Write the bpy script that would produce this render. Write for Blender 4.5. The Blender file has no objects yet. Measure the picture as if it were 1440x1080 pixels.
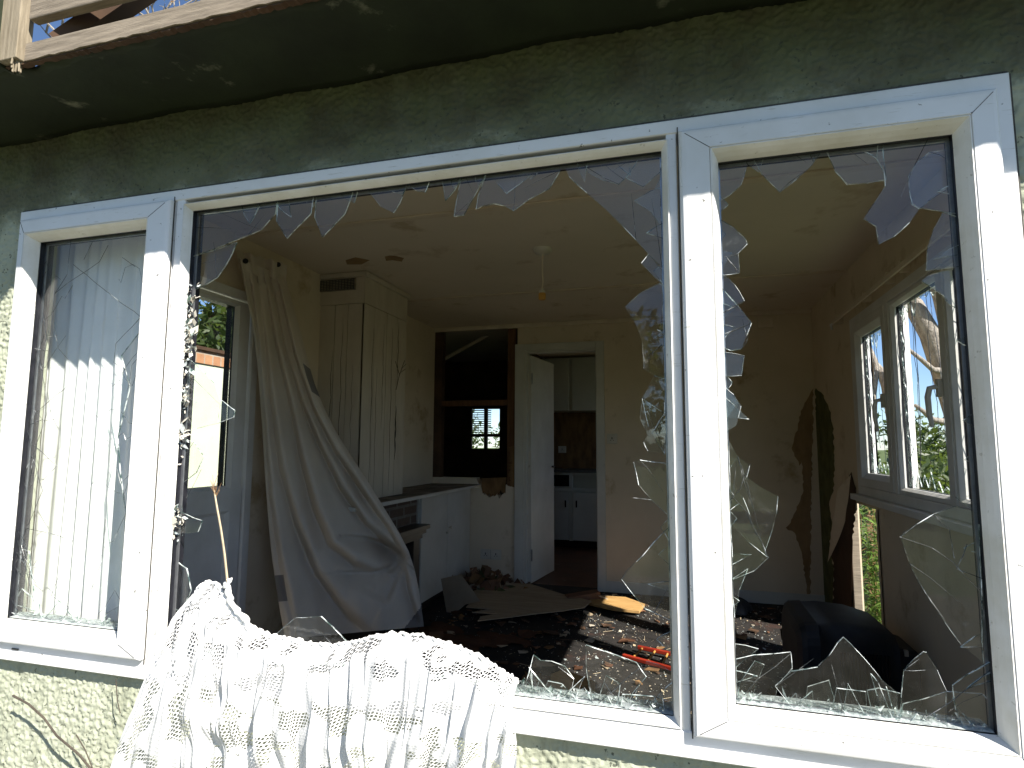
import bpy, math, random
import numpy as np
from mathutils import Vector, Matrix
R = math.radians
random.seed(7)
C = bpy.context.scene.collection
sc = bpy.context.scene
# ---------------------------------------------------------------- camera, world, sun, exposure
F, YAW, PITCH, ROLL = 831.5, 0.280506, 0.103855, 0.004971
def _axes():
    cy, sy = math.cos(YAW), math.sin(YAW)
    fw = Vector((-sy*math.cos(PITCH), cy*math.cos(PITCH), math.sin(PITCH)))
    r = Vector((cy, sy, 0)); u = r.cross(fw)
    c, s = math.cos(ROLL), math.sin(ROLL)
    return c*r+s*u, -s*r+c*u, fw
AR, AU, AF = _axes()
cd = bpy.data.cameras.new("camera"); cam = bpy.data.objects.new("camera", cd); C.objects.link(cam)
cd.sensor_width = 36; cd.lens = F/1440*36; cd.clip_start = 0.05; cd.clip_end = 2000
cam.matrix_world = Matrix(((AR.x, AU.x, -AF.x, 0), (AR.y, AU.y, -AF.y, 0), (AR.z, AU.z, -AF.z, 0), (0, 0, 0, 1)))
sc.camera = cam
SUN = Vector((1.0, -0.69, 1.09)).normalized()          # towards the sun
w = bpy.data.worlds.new("World"); sc.world = w; w.use_nodes = True
nt = w.node_tree; bg = nt.nodes['Background']
sky = nt.nodes.new('ShaderNodeTexSky'); sky.sky_type = 'NISHITA'; sky.sun_disc = False
sky.sun_elevation = math.asin(SUN.z); sky.sun_rotation = math.atan2(SUN.x, SUN.y); sky.dust_density = 0.15; sky.ozone_density = 4.0; sky.air_density = 0.75
nt.links.new(sky.outputs[0], bg.inputs[0]); bg.inputs[1].default_value = 0.075
sd = bpy.data.lights.new("sun", 'SUN'); sun = bpy.data.objects.new("sun", sd); C.objects.link(sun)
sd.energy = 5.0; sd.angle = R(0.5); sd.color = (1.0, 0.95, 0.87)
sun.rotation_mode = 'QUATERNION'; sun.rotation_quaternion = SUN.to_track_quat('Z', 'Y')
sc.view_settings.view_transform = 'Standard'; sc.view_settings.look = 'None'
sc.view_settings.exposure = 1.26; sc.view_settings.gamma = 1.0
cy_ = sc.cycles
cy_.max_bounces = 14; cy_.diffuse_bounces = 8; cy_.transparent_max_bounces = 40; cy_.glossy_bounces = 4
cy_.sample_clamp_indirect = 6.0
# pixel (1440x1080) -> point on a real plane of the place
def ray(x, y): return AR*((x-720)/F) - AU*((y-540)/F) + AF
def PY(x, y, d): r = ray(x, y); return r*(d/r.y)
def PX(x, y, d): r = ray(x, y); return r*(d/r.x)
def PZ(x, y, d): r = ray(x, y); return r*(d/r.z)
FLOOR, GROUND, CEIL, XL, XR, YB = -1.20, -1.60, 1.09, -2.215, 1.0, 5.07

# ---------------------------------------------------------------- materials
def newmat(name):
    m = bpy.data.materials.new(name); m.use_nodes = True
    n = m.node_tree.nodes; l = m.node_tree.links
    return m, n, l, n['Principled BSDF']
def noise(n, l, scale, detail=6, rough=0.6, vec=None, stretch=None):
    t = n.new('ShaderNodeTexNoise'); t.inputs['Scale'].default_value = scale
    t.inputs['Detail'].default_value = detail; t.inputs['Roughness'].default_value = rough
    tc = n.new('ShaderNodeTexCoord')
    mp = n.new('ShaderNodeMapping'); l.new(tc.outputs['Object'], mp.inputs[0])
    if stretch: mp.inputs['Scale'].default_value = stretch
    l.new(mp.outputs[0], t.inputs[0])
    return t.outputs['Fac']
def ramp(n, l, fac, stops):
    r = n.new('ShaderNodeValToRGB'); e = r.color_ramp.elements
    while len(e) < len(stops): e.new(0.5)
    for k, (p, c) in enumerate(stops):
        e[k].position = p; e[k].color = (c, c, c, 1) if isinstance(c, (int, float)) else (*c, 1)
    l.new(fac, r.inputs[0]); return r.outputs[0]
def mixc(n, l, fac, a, b):
    m = n.new('ShaderNodeMix'); m.data_type = 'RGBA'
    if isinstance(fac, float): m.inputs[0].default_value = fac
    else: l.new(fac, m.inputs[0])
    for k, v in ((6, a), (7, b)):
        if isinstance(v, tuple): m.inputs[k].default_value = (*v, 1)
        else: l.new(v, m.inputs[k])
    return m.outputs[2]
def bump(n, l, bs, h, strength=0.3, dist=0.002):
    b = n.new('ShaderNodeBump'); b.inputs['Strength'].default_value = strength; b.inputs['Distance'].default_value = dist
    l.new(h, b.inputs['Height']); l.new(b.outputs[0], bs.inputs['Normal'])
def simple(name, c1, c2=None, scale=8, rough=0.7, bscale=None, bstr=0.3, bdist=0.002, spec=0.3, metal=0, stains=None, stretch=None, lo=0.35, hi=0.65):
    m, n, l, b = newmat(name)
    c2 = c2 or tuple(x*0.8 for x in c1)
    col = mixc(n, l, ramp(n, l, noise(n, l, scale, stretch=stretch), [(lo, 0.0), (hi, 1.0)]), c1, c2)
    if stains:
        sc_, thr, sco = stains
        col = mixc(n, l, ramp(n, l, noise(n, l, sc_, 8, 0.65), [(thr-0.02, 0.0), (min(thr+0.09, 1), 1.0)]), col, sco)
    l.new(col, b.inputs['Base Color']); b.inputs['Roughness'].default_value = rough
    b.inputs['Specular IOR Level'].default_value = spec; b.inputs['Metallic'].default_value = metal
    if bscale: bump(n, l, b, noise(n, l, bscale, stretch=stretch), bstr, bdist)
    return m
M = {}
M['render'] = simple('sage_green_render', (0.44, 0.46, 0.35), (0.38, 0.40, 0.295), 5, 0.85, 260, 0.5, 0.0015, stains=(4, 0.68, (0.17, 0.19, 0.11)))
def wallmat():
    m, n, l, b = newmat('sage_green_render_algae_and_eave_shade')
    base = mixc(n, l, ramp(n, l, noise(n, l, 5), [(0.35, 0.0), (0.65, 1.0)]), (0.44, 0.46, 0.35), (0.38, 0.40, 0.295))
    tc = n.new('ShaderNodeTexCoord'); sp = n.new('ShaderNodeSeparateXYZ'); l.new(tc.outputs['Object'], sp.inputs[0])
    # algae plus eave shade painted in, darker towards the eave, with uneven front
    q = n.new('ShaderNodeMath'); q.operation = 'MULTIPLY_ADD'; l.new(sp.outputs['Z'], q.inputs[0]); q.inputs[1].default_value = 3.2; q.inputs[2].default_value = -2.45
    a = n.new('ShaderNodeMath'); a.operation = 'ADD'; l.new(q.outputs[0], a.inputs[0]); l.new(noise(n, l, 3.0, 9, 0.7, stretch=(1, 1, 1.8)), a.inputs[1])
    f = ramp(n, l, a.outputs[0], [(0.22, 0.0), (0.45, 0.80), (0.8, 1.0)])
    alg_shade = mixc(n, l, ramp(n, l, noise(n, l, 7, 6), [(0.4, 0.0), (0.62, 1.0)]), (0.085, 0.095, 0.045), (0.060, 0.058, 0.030))
    c = mixc(n, l, f, base, alg_shade)
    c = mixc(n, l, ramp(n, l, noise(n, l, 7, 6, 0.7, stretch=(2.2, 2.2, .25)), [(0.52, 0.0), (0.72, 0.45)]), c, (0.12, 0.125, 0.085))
    sp2 = ramp(n, l, noise(n, l, 75, 2), [(0.66, 0.0), (0.70, 0.8)])
    c = mixc(n, l, sp2, c, (0.05, 0.055, 0.04))
    l.new(c, b.inputs['Base Color']); b.inputs['Roughness'].default_value = 0.9
    bump(n, l, b, noise(n, l, 260), 0.5, 0.0015); return m
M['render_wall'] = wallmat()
M['render_algae'] = simple('grimy_green_render', (0.20, 0.215, 0.12), (0.14, 0.15, 0.085), 6, 0.9, 200, 0.5, 0.0015)
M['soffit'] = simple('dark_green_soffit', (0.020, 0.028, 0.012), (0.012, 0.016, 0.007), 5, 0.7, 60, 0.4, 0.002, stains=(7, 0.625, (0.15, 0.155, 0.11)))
M['timber_grey'] = simple('weathered_timber', (0.30, 0.25, 0.19), (0.17, 0.14, 0.105), 9, 0.8, 60, 0.7, 0.002, stretch=(1, 12, 14))
M['timber_yellow'] = simple('raw_timber', (0.31, 0.26, 0.185), (0.19, 0.155, 0.105), 9, 0.8, 60, 0.6, 0.002, stretch=(14, 12, 1))
M['timber_dark'] = simple('dark_timber', (0.09, 0.05, 0.028), (0.05, 0.028, 0.016), 6, 0.8, 60, 0.4)
M['timber_orange'] = simple('orange_brown_timber', (0.16, 0.075, 0.03), (0.10, 0.045, 0.02), 6, 0.7, 60, 0.4, stretch=(8, 8, 1))
def pvc():
    m, n, l, b = newmat('white_pvc')
    d = ramp(n, l, noise(n, l, 60, 4, 0.6), [(0.675, 0.0), (0.715, 1.0)])
    d2 = ramp(n, l, noise(n, l, 3.5, 5), [(0.45, 0.0), (0.75, 0.7)])
    c = mixc(n, l, d2, (0.80, 0.80, 0.80), (0.63, 0.62, 0.57))
    c = mixc(n, l, d, c, (0.16, 0.15, 0.12))
    s = ramp(n, l, noise(n, l, 18, 4, 0.6, stretch=(1, 1, 9)), [(0.63, 0.0), (0.74, 0.7)])
    c = mixc(n, l, s, c, (0.45, 0.43, 0.36))
    l.new(c, b.inputs['Base Color']); b.inputs['Roughness'].default_value = 0.32
    bump(n, l, b, noise(n, l, 30, 3), 0.05, 0.001)
    return m
M['pvc'] = pvc()
M['pvc_bead'] = simple('grimy_white_bead', (0.79, 0.78, 0.75), (0.66, 0.64, 0.57), 10, 0.4, stains=(55, 0.655, (0.26, 0.23, 0.16)), lo=0.40, hi=0.7)
M['pvc_in'] = simple('interior_white_pvc', (0.72, 0.70, 0.67), (0.62, 0.6, 0.56), 5, 0.4, stains=(30, 0.7, (0.2, 0.18, 0.14)))
M['rubber'] = simple('black_gasket', (0.008, 0.009, 0.013), (0.02, 0.02, 0.025), 30, 0.5, stains=(45, 0.70, (0.16, 0.16, 0.15)), spec=0.3)
M['gap'] = simple('dirt_line', (0.05, 0.047, 0.042), (0.10, 0.095, 0.085), 20, 0.8)
M['spacer'] = simple('aluminium_spacer', (0.45, 0.46, 0.48), (0.3, 0.31, 0.33), 30, 0.35, metal=0.8)
M['cream'] = simple('cream_wallpaper', (0.68, 0.57, 0.425), (0.62, 0.52, 0.375), 3, 0.85, 120, 0.12, 0.001, stains=(2.9, 0.60, (0.43, 0.32, 0.19)))
M['ceiling'] = simple('cream_ceiling_board', (0.69, 0.60, 0.48), (0.64, 0.56, 0.44), 1.6, 0.75, 40, 0.05, 0.001, stains=(3.4, 0.60, (0.50, 0.40, 0.27)))
M['batten'] = simple('painted_batten', (0.70, 0.60, 0.46), (0.6, 0.5, 0.38), 8, 0.7, stains=(22, 0.70, (0.2, 0.14, 0.08)))
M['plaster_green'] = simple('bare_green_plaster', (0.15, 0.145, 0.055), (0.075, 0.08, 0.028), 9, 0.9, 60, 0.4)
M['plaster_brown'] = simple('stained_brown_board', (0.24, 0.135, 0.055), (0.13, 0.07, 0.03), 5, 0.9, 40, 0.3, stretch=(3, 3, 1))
M['white_wood'] = simple('dirty_white_gloss_paint', (0.60, 0.58, 0.52), (0.52, 0.50, 0.44), 4, 0.5, 30, 0.06, 0.001, stains=(13, 0.70, (0.26, 0.22, 0.15)))
M['board'] = simple('cracked_white_boarding', (0.58, 0.51, 0.40), (0.50, 0.43, 0.33), 5, 0.7, 30, 0.08, 0.0015, stretch=(2, 2, 0.6), stains=(16, 0.72, (0.3, 0.23, 0.15)))
M['stained_board'] = simple('water_stained_board', (0.36, 0.24, 0.125), (0.24, 0.15, 0.075), 5, 0.9, 40, 0.3, stretch=(3, 3, 1))
M['crack'] = simple('crack_shadow_gap', (0.015, 0.011, 0.008), (0.03, 0.02, 0.014), 9, 0.9)
M['carpet'] = simple('black_wet_carpet', (0.012, 0.011, 0.010), (0.026, 0.023, 0.021), 14, 0.8, 240, 1.0, 0.004, stains=(3.2, 0.60, (0.045, 0.022, 0.016)))
M['lino'] = simple('brown_floor', (0.16, 0.075, 0.04), (0.09, 0.042, 0.025), 5, 0.45, 30, 0.15, stains=(9, 0.66, (0.3, 0.26, 0.2)))
M['grate'] = simple('black_iron', (0.02, 0.02, 0.02), (0.04, 0.037, 0.034), 12, 0.4, 60, 0.3)
M['mantel_dark'] = simple('dark_varnished_wood', (0.055, 0.042, 0.032), (0.03, 0.024, 0.02), 12, 0.35, spec=0.5)
M['shelf_top'] = simple('dusty_shelf', (0.30, 0.26, 0.2), (0.10, 0.08, 0.06), 7, 0.8, 60, 0.3)
def brickmat(name, c1, c2, mortar, sx, sy, size):
    m, n, l, b = newmat(name)
    t = n.new('ShaderNodeTexBrick'); t.inputs['Color1'].default_value = (*c1, 1); t.inputs['Color2'].default_value = (*c2, 1)
    t.inputs['Mortar'].default_value = (*mortar, 1); t.inputs['Scale'].default_value = 1
    t.inputs['Brick Width'].default_value = sx; t.inputs['Row Height'].default_value = sy; t.inputs['Mortar Size'].default_value = size
    tc = n.new('ShaderNodeTexCoord'); sp = n.new('ShaderNodeSeparateXYZ'); cb = n.new('ShaderNodeCombineXYZ')
    l.new(tc.outputs['Object'], sp.inputs[0]); l.new(sp.outputs['Y'], cb.inputs['X']); l.new(sp.outputs['Z'], cb.inputs['Y'])
    l.new(cb.outputs[0], t.inputs[0])
    col = mixc(n, l, ramp(n, l, noise(n, l, 20), [(0.35, 0.0), (0.7, 0.6)]), t.outputs[0], tuple(x*0.6 for x in c1))
    l.new(col, b.inputs['Base Color']); b.inputs['Roughness'].default_value = 0.9
    bump(n, l, b, t.outputs[1], -0.6, 0.006)
    return m
M['hearth_brick'] = brickmat('sooty_brick', (0.13, 0.085, 0.055), (0.07, 0.05, 0.04), (0.20, 0.18, 0.15), 0.21, 0.07, 0.010)
M['coping_brick'] = brickmat('orange_brick_coping', (0.50, 0.26, 0.13), (0.42, 0.20, 0.10), (0.40, 0.35, 0.28), 0.11, 0.30, 0.008)
M['pale_green_wall'] = simple('pale_green_painted_wall', (0.62, 0.66, 0.52), (0.57, 0.61, 0.47), 3, 0.8, 60, 0.3)
M['ply'] = simple('pale_plywood', (0.38, 0.30, 0.20), (0.29, 0.22, 0.145), 5, 0.75, 50, 0.2, stretch=(1, 5, 1), stains=(6, 0.7, (0.16, 0.11, 0.07)))
M['plank'] = simple('varnished_pine', (0.50, 0.31, 0.125), (0.38, 0.22, 0.08), 6, 0.5, stretch=(1, 8, 1))
M['card'] = simple('brown_cardboard', (0.20, 0.10, 0.055), (0.13, 0.065, 0.035), 8, 0.8)
M['paper'] = simple('soiled_paper', (0.46, 0.41, 0.33), (0.34, 0.29, 0.22), 10, 0.85)
M['red'] = simple('red_painted_wood', (0.30, 0.030, 0.014), (0.22, 0.022, 0.012), 8, 0.35)
M['yellow'] = simple('yellow_wood', (0.50, 0.27, 0.07), (0.4, 0.2, 0.05), 8, 0.5)
M['tv'] = simple('black_tv_plastic', (0.014, 0.015, 0.018), (0.03, 0.03, 0.032), 9, 0.6, 300, 0.1, 0.0005, spec=0.5)
M['vent'] = simple('grille_metal', (0.20, 0.165, 0.12), (0.30, 0.25, 0.19), 60, 0.6)
M['plastic'] = simple('white_plastic', (0.62, 0.58, 0.50), (0.52, 0.48, 0.40), 8, 0.35)
M['plastic_dark'] = simple('socket_holes', (0.02, 0.02, 0.02), (0.03, 0.03, 0.03), 8, 0.6)
M['brass'] = simple('amber_lampholder', (0.62, 0.33, 0.07), (0.5, 0.25, 0.05), 20, 0.4)
M['straw'] = simple('dry_straw', (0.50, 0.42, 0.29), (0.36, 0.28, 0.18), 20, 0.8)
M['bark'] = simple('grey_bark', (0.36, 0.325, 0.28), (0.20, 0.175, 0.15), 9, 0.9, 25, 0.9, 0.02, stretch=(4, 4, 1))
M['bark_dark'] = simple('dark_bark', (0.06, 0.05, 0.04), (0.10, 0.085, 0.065), 9, 0.9, 25, 0.8, 0.02)
M['ground'] = simple('trodden_earth', (0.15, 0.13, 0.095), (0.09, 0.09, 0.055), 3, 0.95, 40, 0.5, 0.01)
M['grass'] = simple('rough_grass_field', (0.085, 0.115, 0.035), (0.06, 0.085, 0.025), 2, 0.95, 20, 0.6, 0.02)
M['sideboard'] = simple('kitchen_unit_paint', (0.66, 0.68, 0.62), (0.58, 0.6, 0.54), 3, 0.5)
M['worktop'] = simple('grey_worktop', (0.12, 0.12, 0.115), (0.08, 0.08, 0.075), 30, 0.4)
M['blind'] = simple('white_blind_slats', (0.4, 0.42, 0.45), (0.3, 0.31, 0.33), 5, 0.5)

def fabric(name, c1, c2, sc_=4, trans=0.0, rough=0.9, weave=True):
    m, n, l, b = newmat(name)
    c = mixc(n, l, ramp(n, l, noise(n, l, sc_), [(0.35, 0.0), (0.7, 1.0)]), c1, c2)
    l.new(c, b.inputs['Base Color']); b.inputs['Roughness'].default_value = rough; b.inputs['Specular IOR Level'].default_value = 0.1
    if weave:
        b1 = n.new('ShaderNodeBump'); b1.inputs['Strength'].default_value = 0.5; b1.inputs['Distance'].default_value = 0.01
        l.new(noise(n, l, 9, 4, 0.55, stretch=(1, 1, .45)), b1.inputs['Height'])
        b2 = n.new('ShaderNodeBump'); b2.inputs['Strength'].default_value = 0.3; b2.inputs['Distance'].default_value = 0.0008
        l.new(noise(n, l, 420, 2), b2.inputs['Height']); l.new(b1.outputs[0], b2.inputs['Normal']); l.new(b2.outputs[0], b.inputs['Normal'])
    if trans:
        t = n.new('ShaderNodeBsdfTranslucent'); l.new(c, t.inputs[0])
        mx = n.new('ShaderNodeMixShader'); mx.inputs[0].default_value = trans
        l.new(b.outputs[0], mx.inputs[1]); l.new(t.outputs[0], mx.inputs[2])
        l.new(mx.outputs[0], n['Material Output'].inputs[0])
    return m
M['curtain'] = fabric('beige_curtain_cloth', (0.64, 0.56, 0.455), (0.54, 0.47, 0.38), 2.5, 0.12)
M['curtain_grey'] = fabric('grey_taupe_curtain_band', (0.21, 0.19, 0.17), (0.17, 0.155, 0.14), 2.5, 0.05)
M['net'] = fabric('white_voile', (0.90, 0.90, 0.88), (0.84, 0.84, 0.81), 9, 0.08)
M['brown_cloth'] = fabric('brown_cloth', (0.10, 0.05, 0.03), (0.07, 0.035, 0.02), 5)

def lace():
    m, n, l, b = newmat('white_crochet_lace')
    tc = n.new('ShaderNodeTexCoord')
    mp = n.new('ShaderNodeMapping'); l.new(tc.outputs['UV'], mp.inputs[0])
    v = n.new('ShaderNodeTexVoronoi'); v.feature = 'DISTANCE_TO_EDGE'; v.inputs['Scale'].default_value = 122; v.inputs['Randomness'].default_value = 0.22
    sx = n.new('ShaderNodeSeparateXYZ'); l.new(mp.outputs[0], sx.inputs[0])
    hx = n.new('ShaderNodeMath'); hx.operation = 'MULTIPLY_ADD'; l.new(sx.outputs['Y'], hx.inputs[0]); hx.inputs[1].default_value = 0.5; l.new(sx.outputs['X'], hx.inputs[2])
    hy = n.new('ShaderNodeMath'); hy.operation = 'MULTIPLY'; l.new(sx.outputs['Y'], hy.inputs[0]); hy.inputs[1].default_value = 0.80
    hc = n.new('ShaderNodeCombineXYZ'); l.new(hx.outputs[0], hc.inputs[0]); l.new(hy.outputs[0], hc.inputs[1])
    l.new(hc.outputs[0], v.inputs[0])
    thread = ramp(n, l, v.outputs['Distance'], [(0.13, 1.0), (0.18, 0.0)])
    # solid crochet motifs: rosettes on a grid + noise patches
    v2 = n.new('ShaderNodeTexVoronoi'); v2.feature = 'F1'; v2.inputs['Scale'].default_value = 11; v2.inputs['Randomness'].default_value = 0.5
    l.new(mp.outputs[0], v2.inputs[0])
    mot = ramp(n, l, v2.outputs['Distance'], [(0.13, 0.0), (0.17, 1.0), (0.28, 1.0), (0.34, 0.0)])
    nz = n.new('ShaderNodeTexNoise'); nz.inputs['Scale'].default_value = 11; nz.inputs['Detail'].default_value = 5; l.new(mp.outputs[0], nz.inputs[0])
    pat = ramp(n, l, nz.outputs['Fac'], [(0.462, 0.0), (0.48, 1.0)])
    def mx(a, b_):
        q = n.new('ShaderNodeMath'); q.operation = 'MAXIMUM'; l.new(a, q.inputs[0]); l.new(b_, q.inputs[1]); return q.outputs[0]
    fac = mx(mx(thread, mot), pat)
    b.inputs['Base Color'].default_value = (0.80, 0.80, 0.79, 1); b.inputs['Roughness'].default_value = 0.9; b.inputs['Specular IOR Level'].default_value = 0.1
    bump(n, l, b, v.outputs['Distance'], 0.5, 0.002)
    t = n.new('ShaderNodeBsdfTranslucent'); t.inputs[0].default_value = (0.8, 0.8, 0.8, 1)
    s1 = n.new('ShaderNodeMixShader'); s1.inputs[0].default_value = 0.25; l.new(b.outputs[0], s1.inputs[1]); l.new(t.outputs[0], s1.inputs[2])
    tr = n.new('ShaderNodeBsdfTransparent'); s2 = n.new('ShaderNodeMixShader')
    l.new(fac, s2.inputs[0]); l.new(tr.outputs[0], s2.inputs[1]); l.new(s1.outputs[0], s2.inputs[2])
    l.new(s2.outputs[0], n['Material Output'].inputs[0]); return m
M['lace'] = lace()

def glassmat(name, dust=0.06, tint=(0.975, 0.985, 0.98)):
    m, n, l, b = newmat(name)
    tr = n.new('ShaderNodeBsdfTransparent'); tr.inputs[0].default_value = (*tint, 1)
    gl = n.new('ShaderNodeBsdfGlossy'); gl.inputs['Roughness'].default_value = 0.015
    lw = n.new('ShaderNodeLayerWeight'); lw.inputs['Blend'].default_value = 0.5
    p = n.new('ShaderNodeMath'); p.operation = 'POWER'; l.new(lw.outputs['Facing'], p.inputs[0]); p.inputs[1].default_value = 4.6
    q = n.new('ShaderNodeMath'); q.operation = 'MULTIPLY_ADD'; l.new(p.outputs[0], q.inputs[0]); q.inputs[1].default_value = 0.9; q.inputs[2].default_value = 0.036
    s = n.new('ShaderNodeMixShader'); l.new(q.outputs[0], s.inputs[0]); l.new(tr.outputs[0], s.inputs[1]); l.new(gl.outputs[0], s.inputs[2])
    df = n.new('ShaderNodeBsdfDiffuse'); df.inputs[0].default_value = (0.72, 0.72, 0.70, 1)
    nf = ramp(n, l, noise(n, l, 22, 8, 0.75), [(0.42, dust*0.3), (0.60, dust), (0.70, dust*7)])
    sp_ = ramp(n, l, noise(n, l, 170, 3, 0.6), [(0.60, 0.0), (0.70, dust*6)])
    sm_ = ramp(n, l, noise(n, l, 7, 5, 0.6, stretch=(2.5, 1, 1)), [(0.45, 0.15), (0.70, 1.0)])
    ml = n.new('ShaderNodeMath'); ml.operation = 'MULTIPLY_ADD'; l.new(sp_, ml.inputs[0]); l.new(sm_, ml.inputs[1]); l.new(nf, ml.inputs[2]); nf = ml.outputs[0]
    s2 = n.new('ShaderNodeMixShader'); l.new(nf, s2.inputs[0]); l.new(s.outputs[0], s2.inputs[1]); l.new(df.outputs[0], s2.inputs[2])
    l.new(s2.outputs[0], n['Material Output'].inputs[0]); return m
M['glass'] = glassmat('dusty_window_glass', 0.007)
M['glass_clear'] = glassmat('clear_window_glass', 0.008)
M['glint'] = simple('chipped_edge_painted_glint', (0.88, 0.93, 0.92), (0.10, 0.13, 0.13), 30, 0.15, spec=0.9, lo=0.44, hi=0.56)
def edgemat():
    m, n, l, b = newmat('broken_glass_edge')
    f = ramp(n, l, noise(n, l, 38, 3, 0.6), [(0.42, 0.0), (0.56, 1.0)])
    c = mixc(n, l, f, (0.05, 0.09, 0.08), (0.85, 0.92, 0.89))  # dark and bright edge reflections put into the colour by noise
    l.new(c, b.inputs['Base Color']); b.inputs['Roughness'].default_value = 0.12
    b.inputs['Specular IOR Level'].default_value = 0.9
    tr = n.new('ShaderNodeBsdfTransparent'); tr.inputs[0].default_value = (0.7, 0.85, 0.8, 1)
    s = n.new('ShaderNodeMixShader'); s.inputs[0].default_value = 0.3
    l.new(b.outputs[0], s.inputs[1]); l.new(tr.outputs[0], s.inputs[2]); l.new(s.outputs[0], n['Material Output'].inputs[0])
    return m
M['edge'] = edgemat()
M['crackline'] = simple('fracture_line', (0.03, 0.035, 0.035), (0.45, 0.47, 0.47), 35, 0.2, spec=0.8, lo=0.55, hi=0.7)
M['powder'] = simple('powdered_glass', (0.50, 0.54, 0.53), (0.22, 0.25, 0.25), 90, 0.3, 200, 0.8, 0.003, spec=0.8)
def leafmat(name, c1, c2):
    m, n, l, b = newmat(name)
    oi = n.new('ShaderNodeNewGeometry')
    c = mixc(n, l, oi.outputs['Random Per Island'], c1, c2)
    l.new(c, b.inputs['Base Color']); b.inputs['Roughness'].default_value = 0.5
    t = n.new('ShaderNodeBsdfTranslucent'); l.new(mixc(n, l, 0.5, c, (0.25, 0.35, 0.05)), t.inputs[0])
    s = n.new('ShaderNodeMixShader'); s.inputs[0].default_value = 0.35
    l.new(b.outputs[0], s.inputs[1]); l.new(t.outputs[0], s.inputs[2]); l.new(s.outputs[0], n['Material Output'].inputs[0]); return m
M['leaf'] = leafmat('bright_green_leaf', (0.07, 0.14, 0.025), (0.16, 0.25, 0.05))
M['leaf_dark'] = leafmat('dark_green_leaf', (0.028, 0.05, 0.014), (0.06, 0.085, 0.025))
M['leaf_brown'] = leafmat('dry_brown_leaf', (0.22, 0.12, 0.06), (0.32, 0.2, 0.11))

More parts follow.
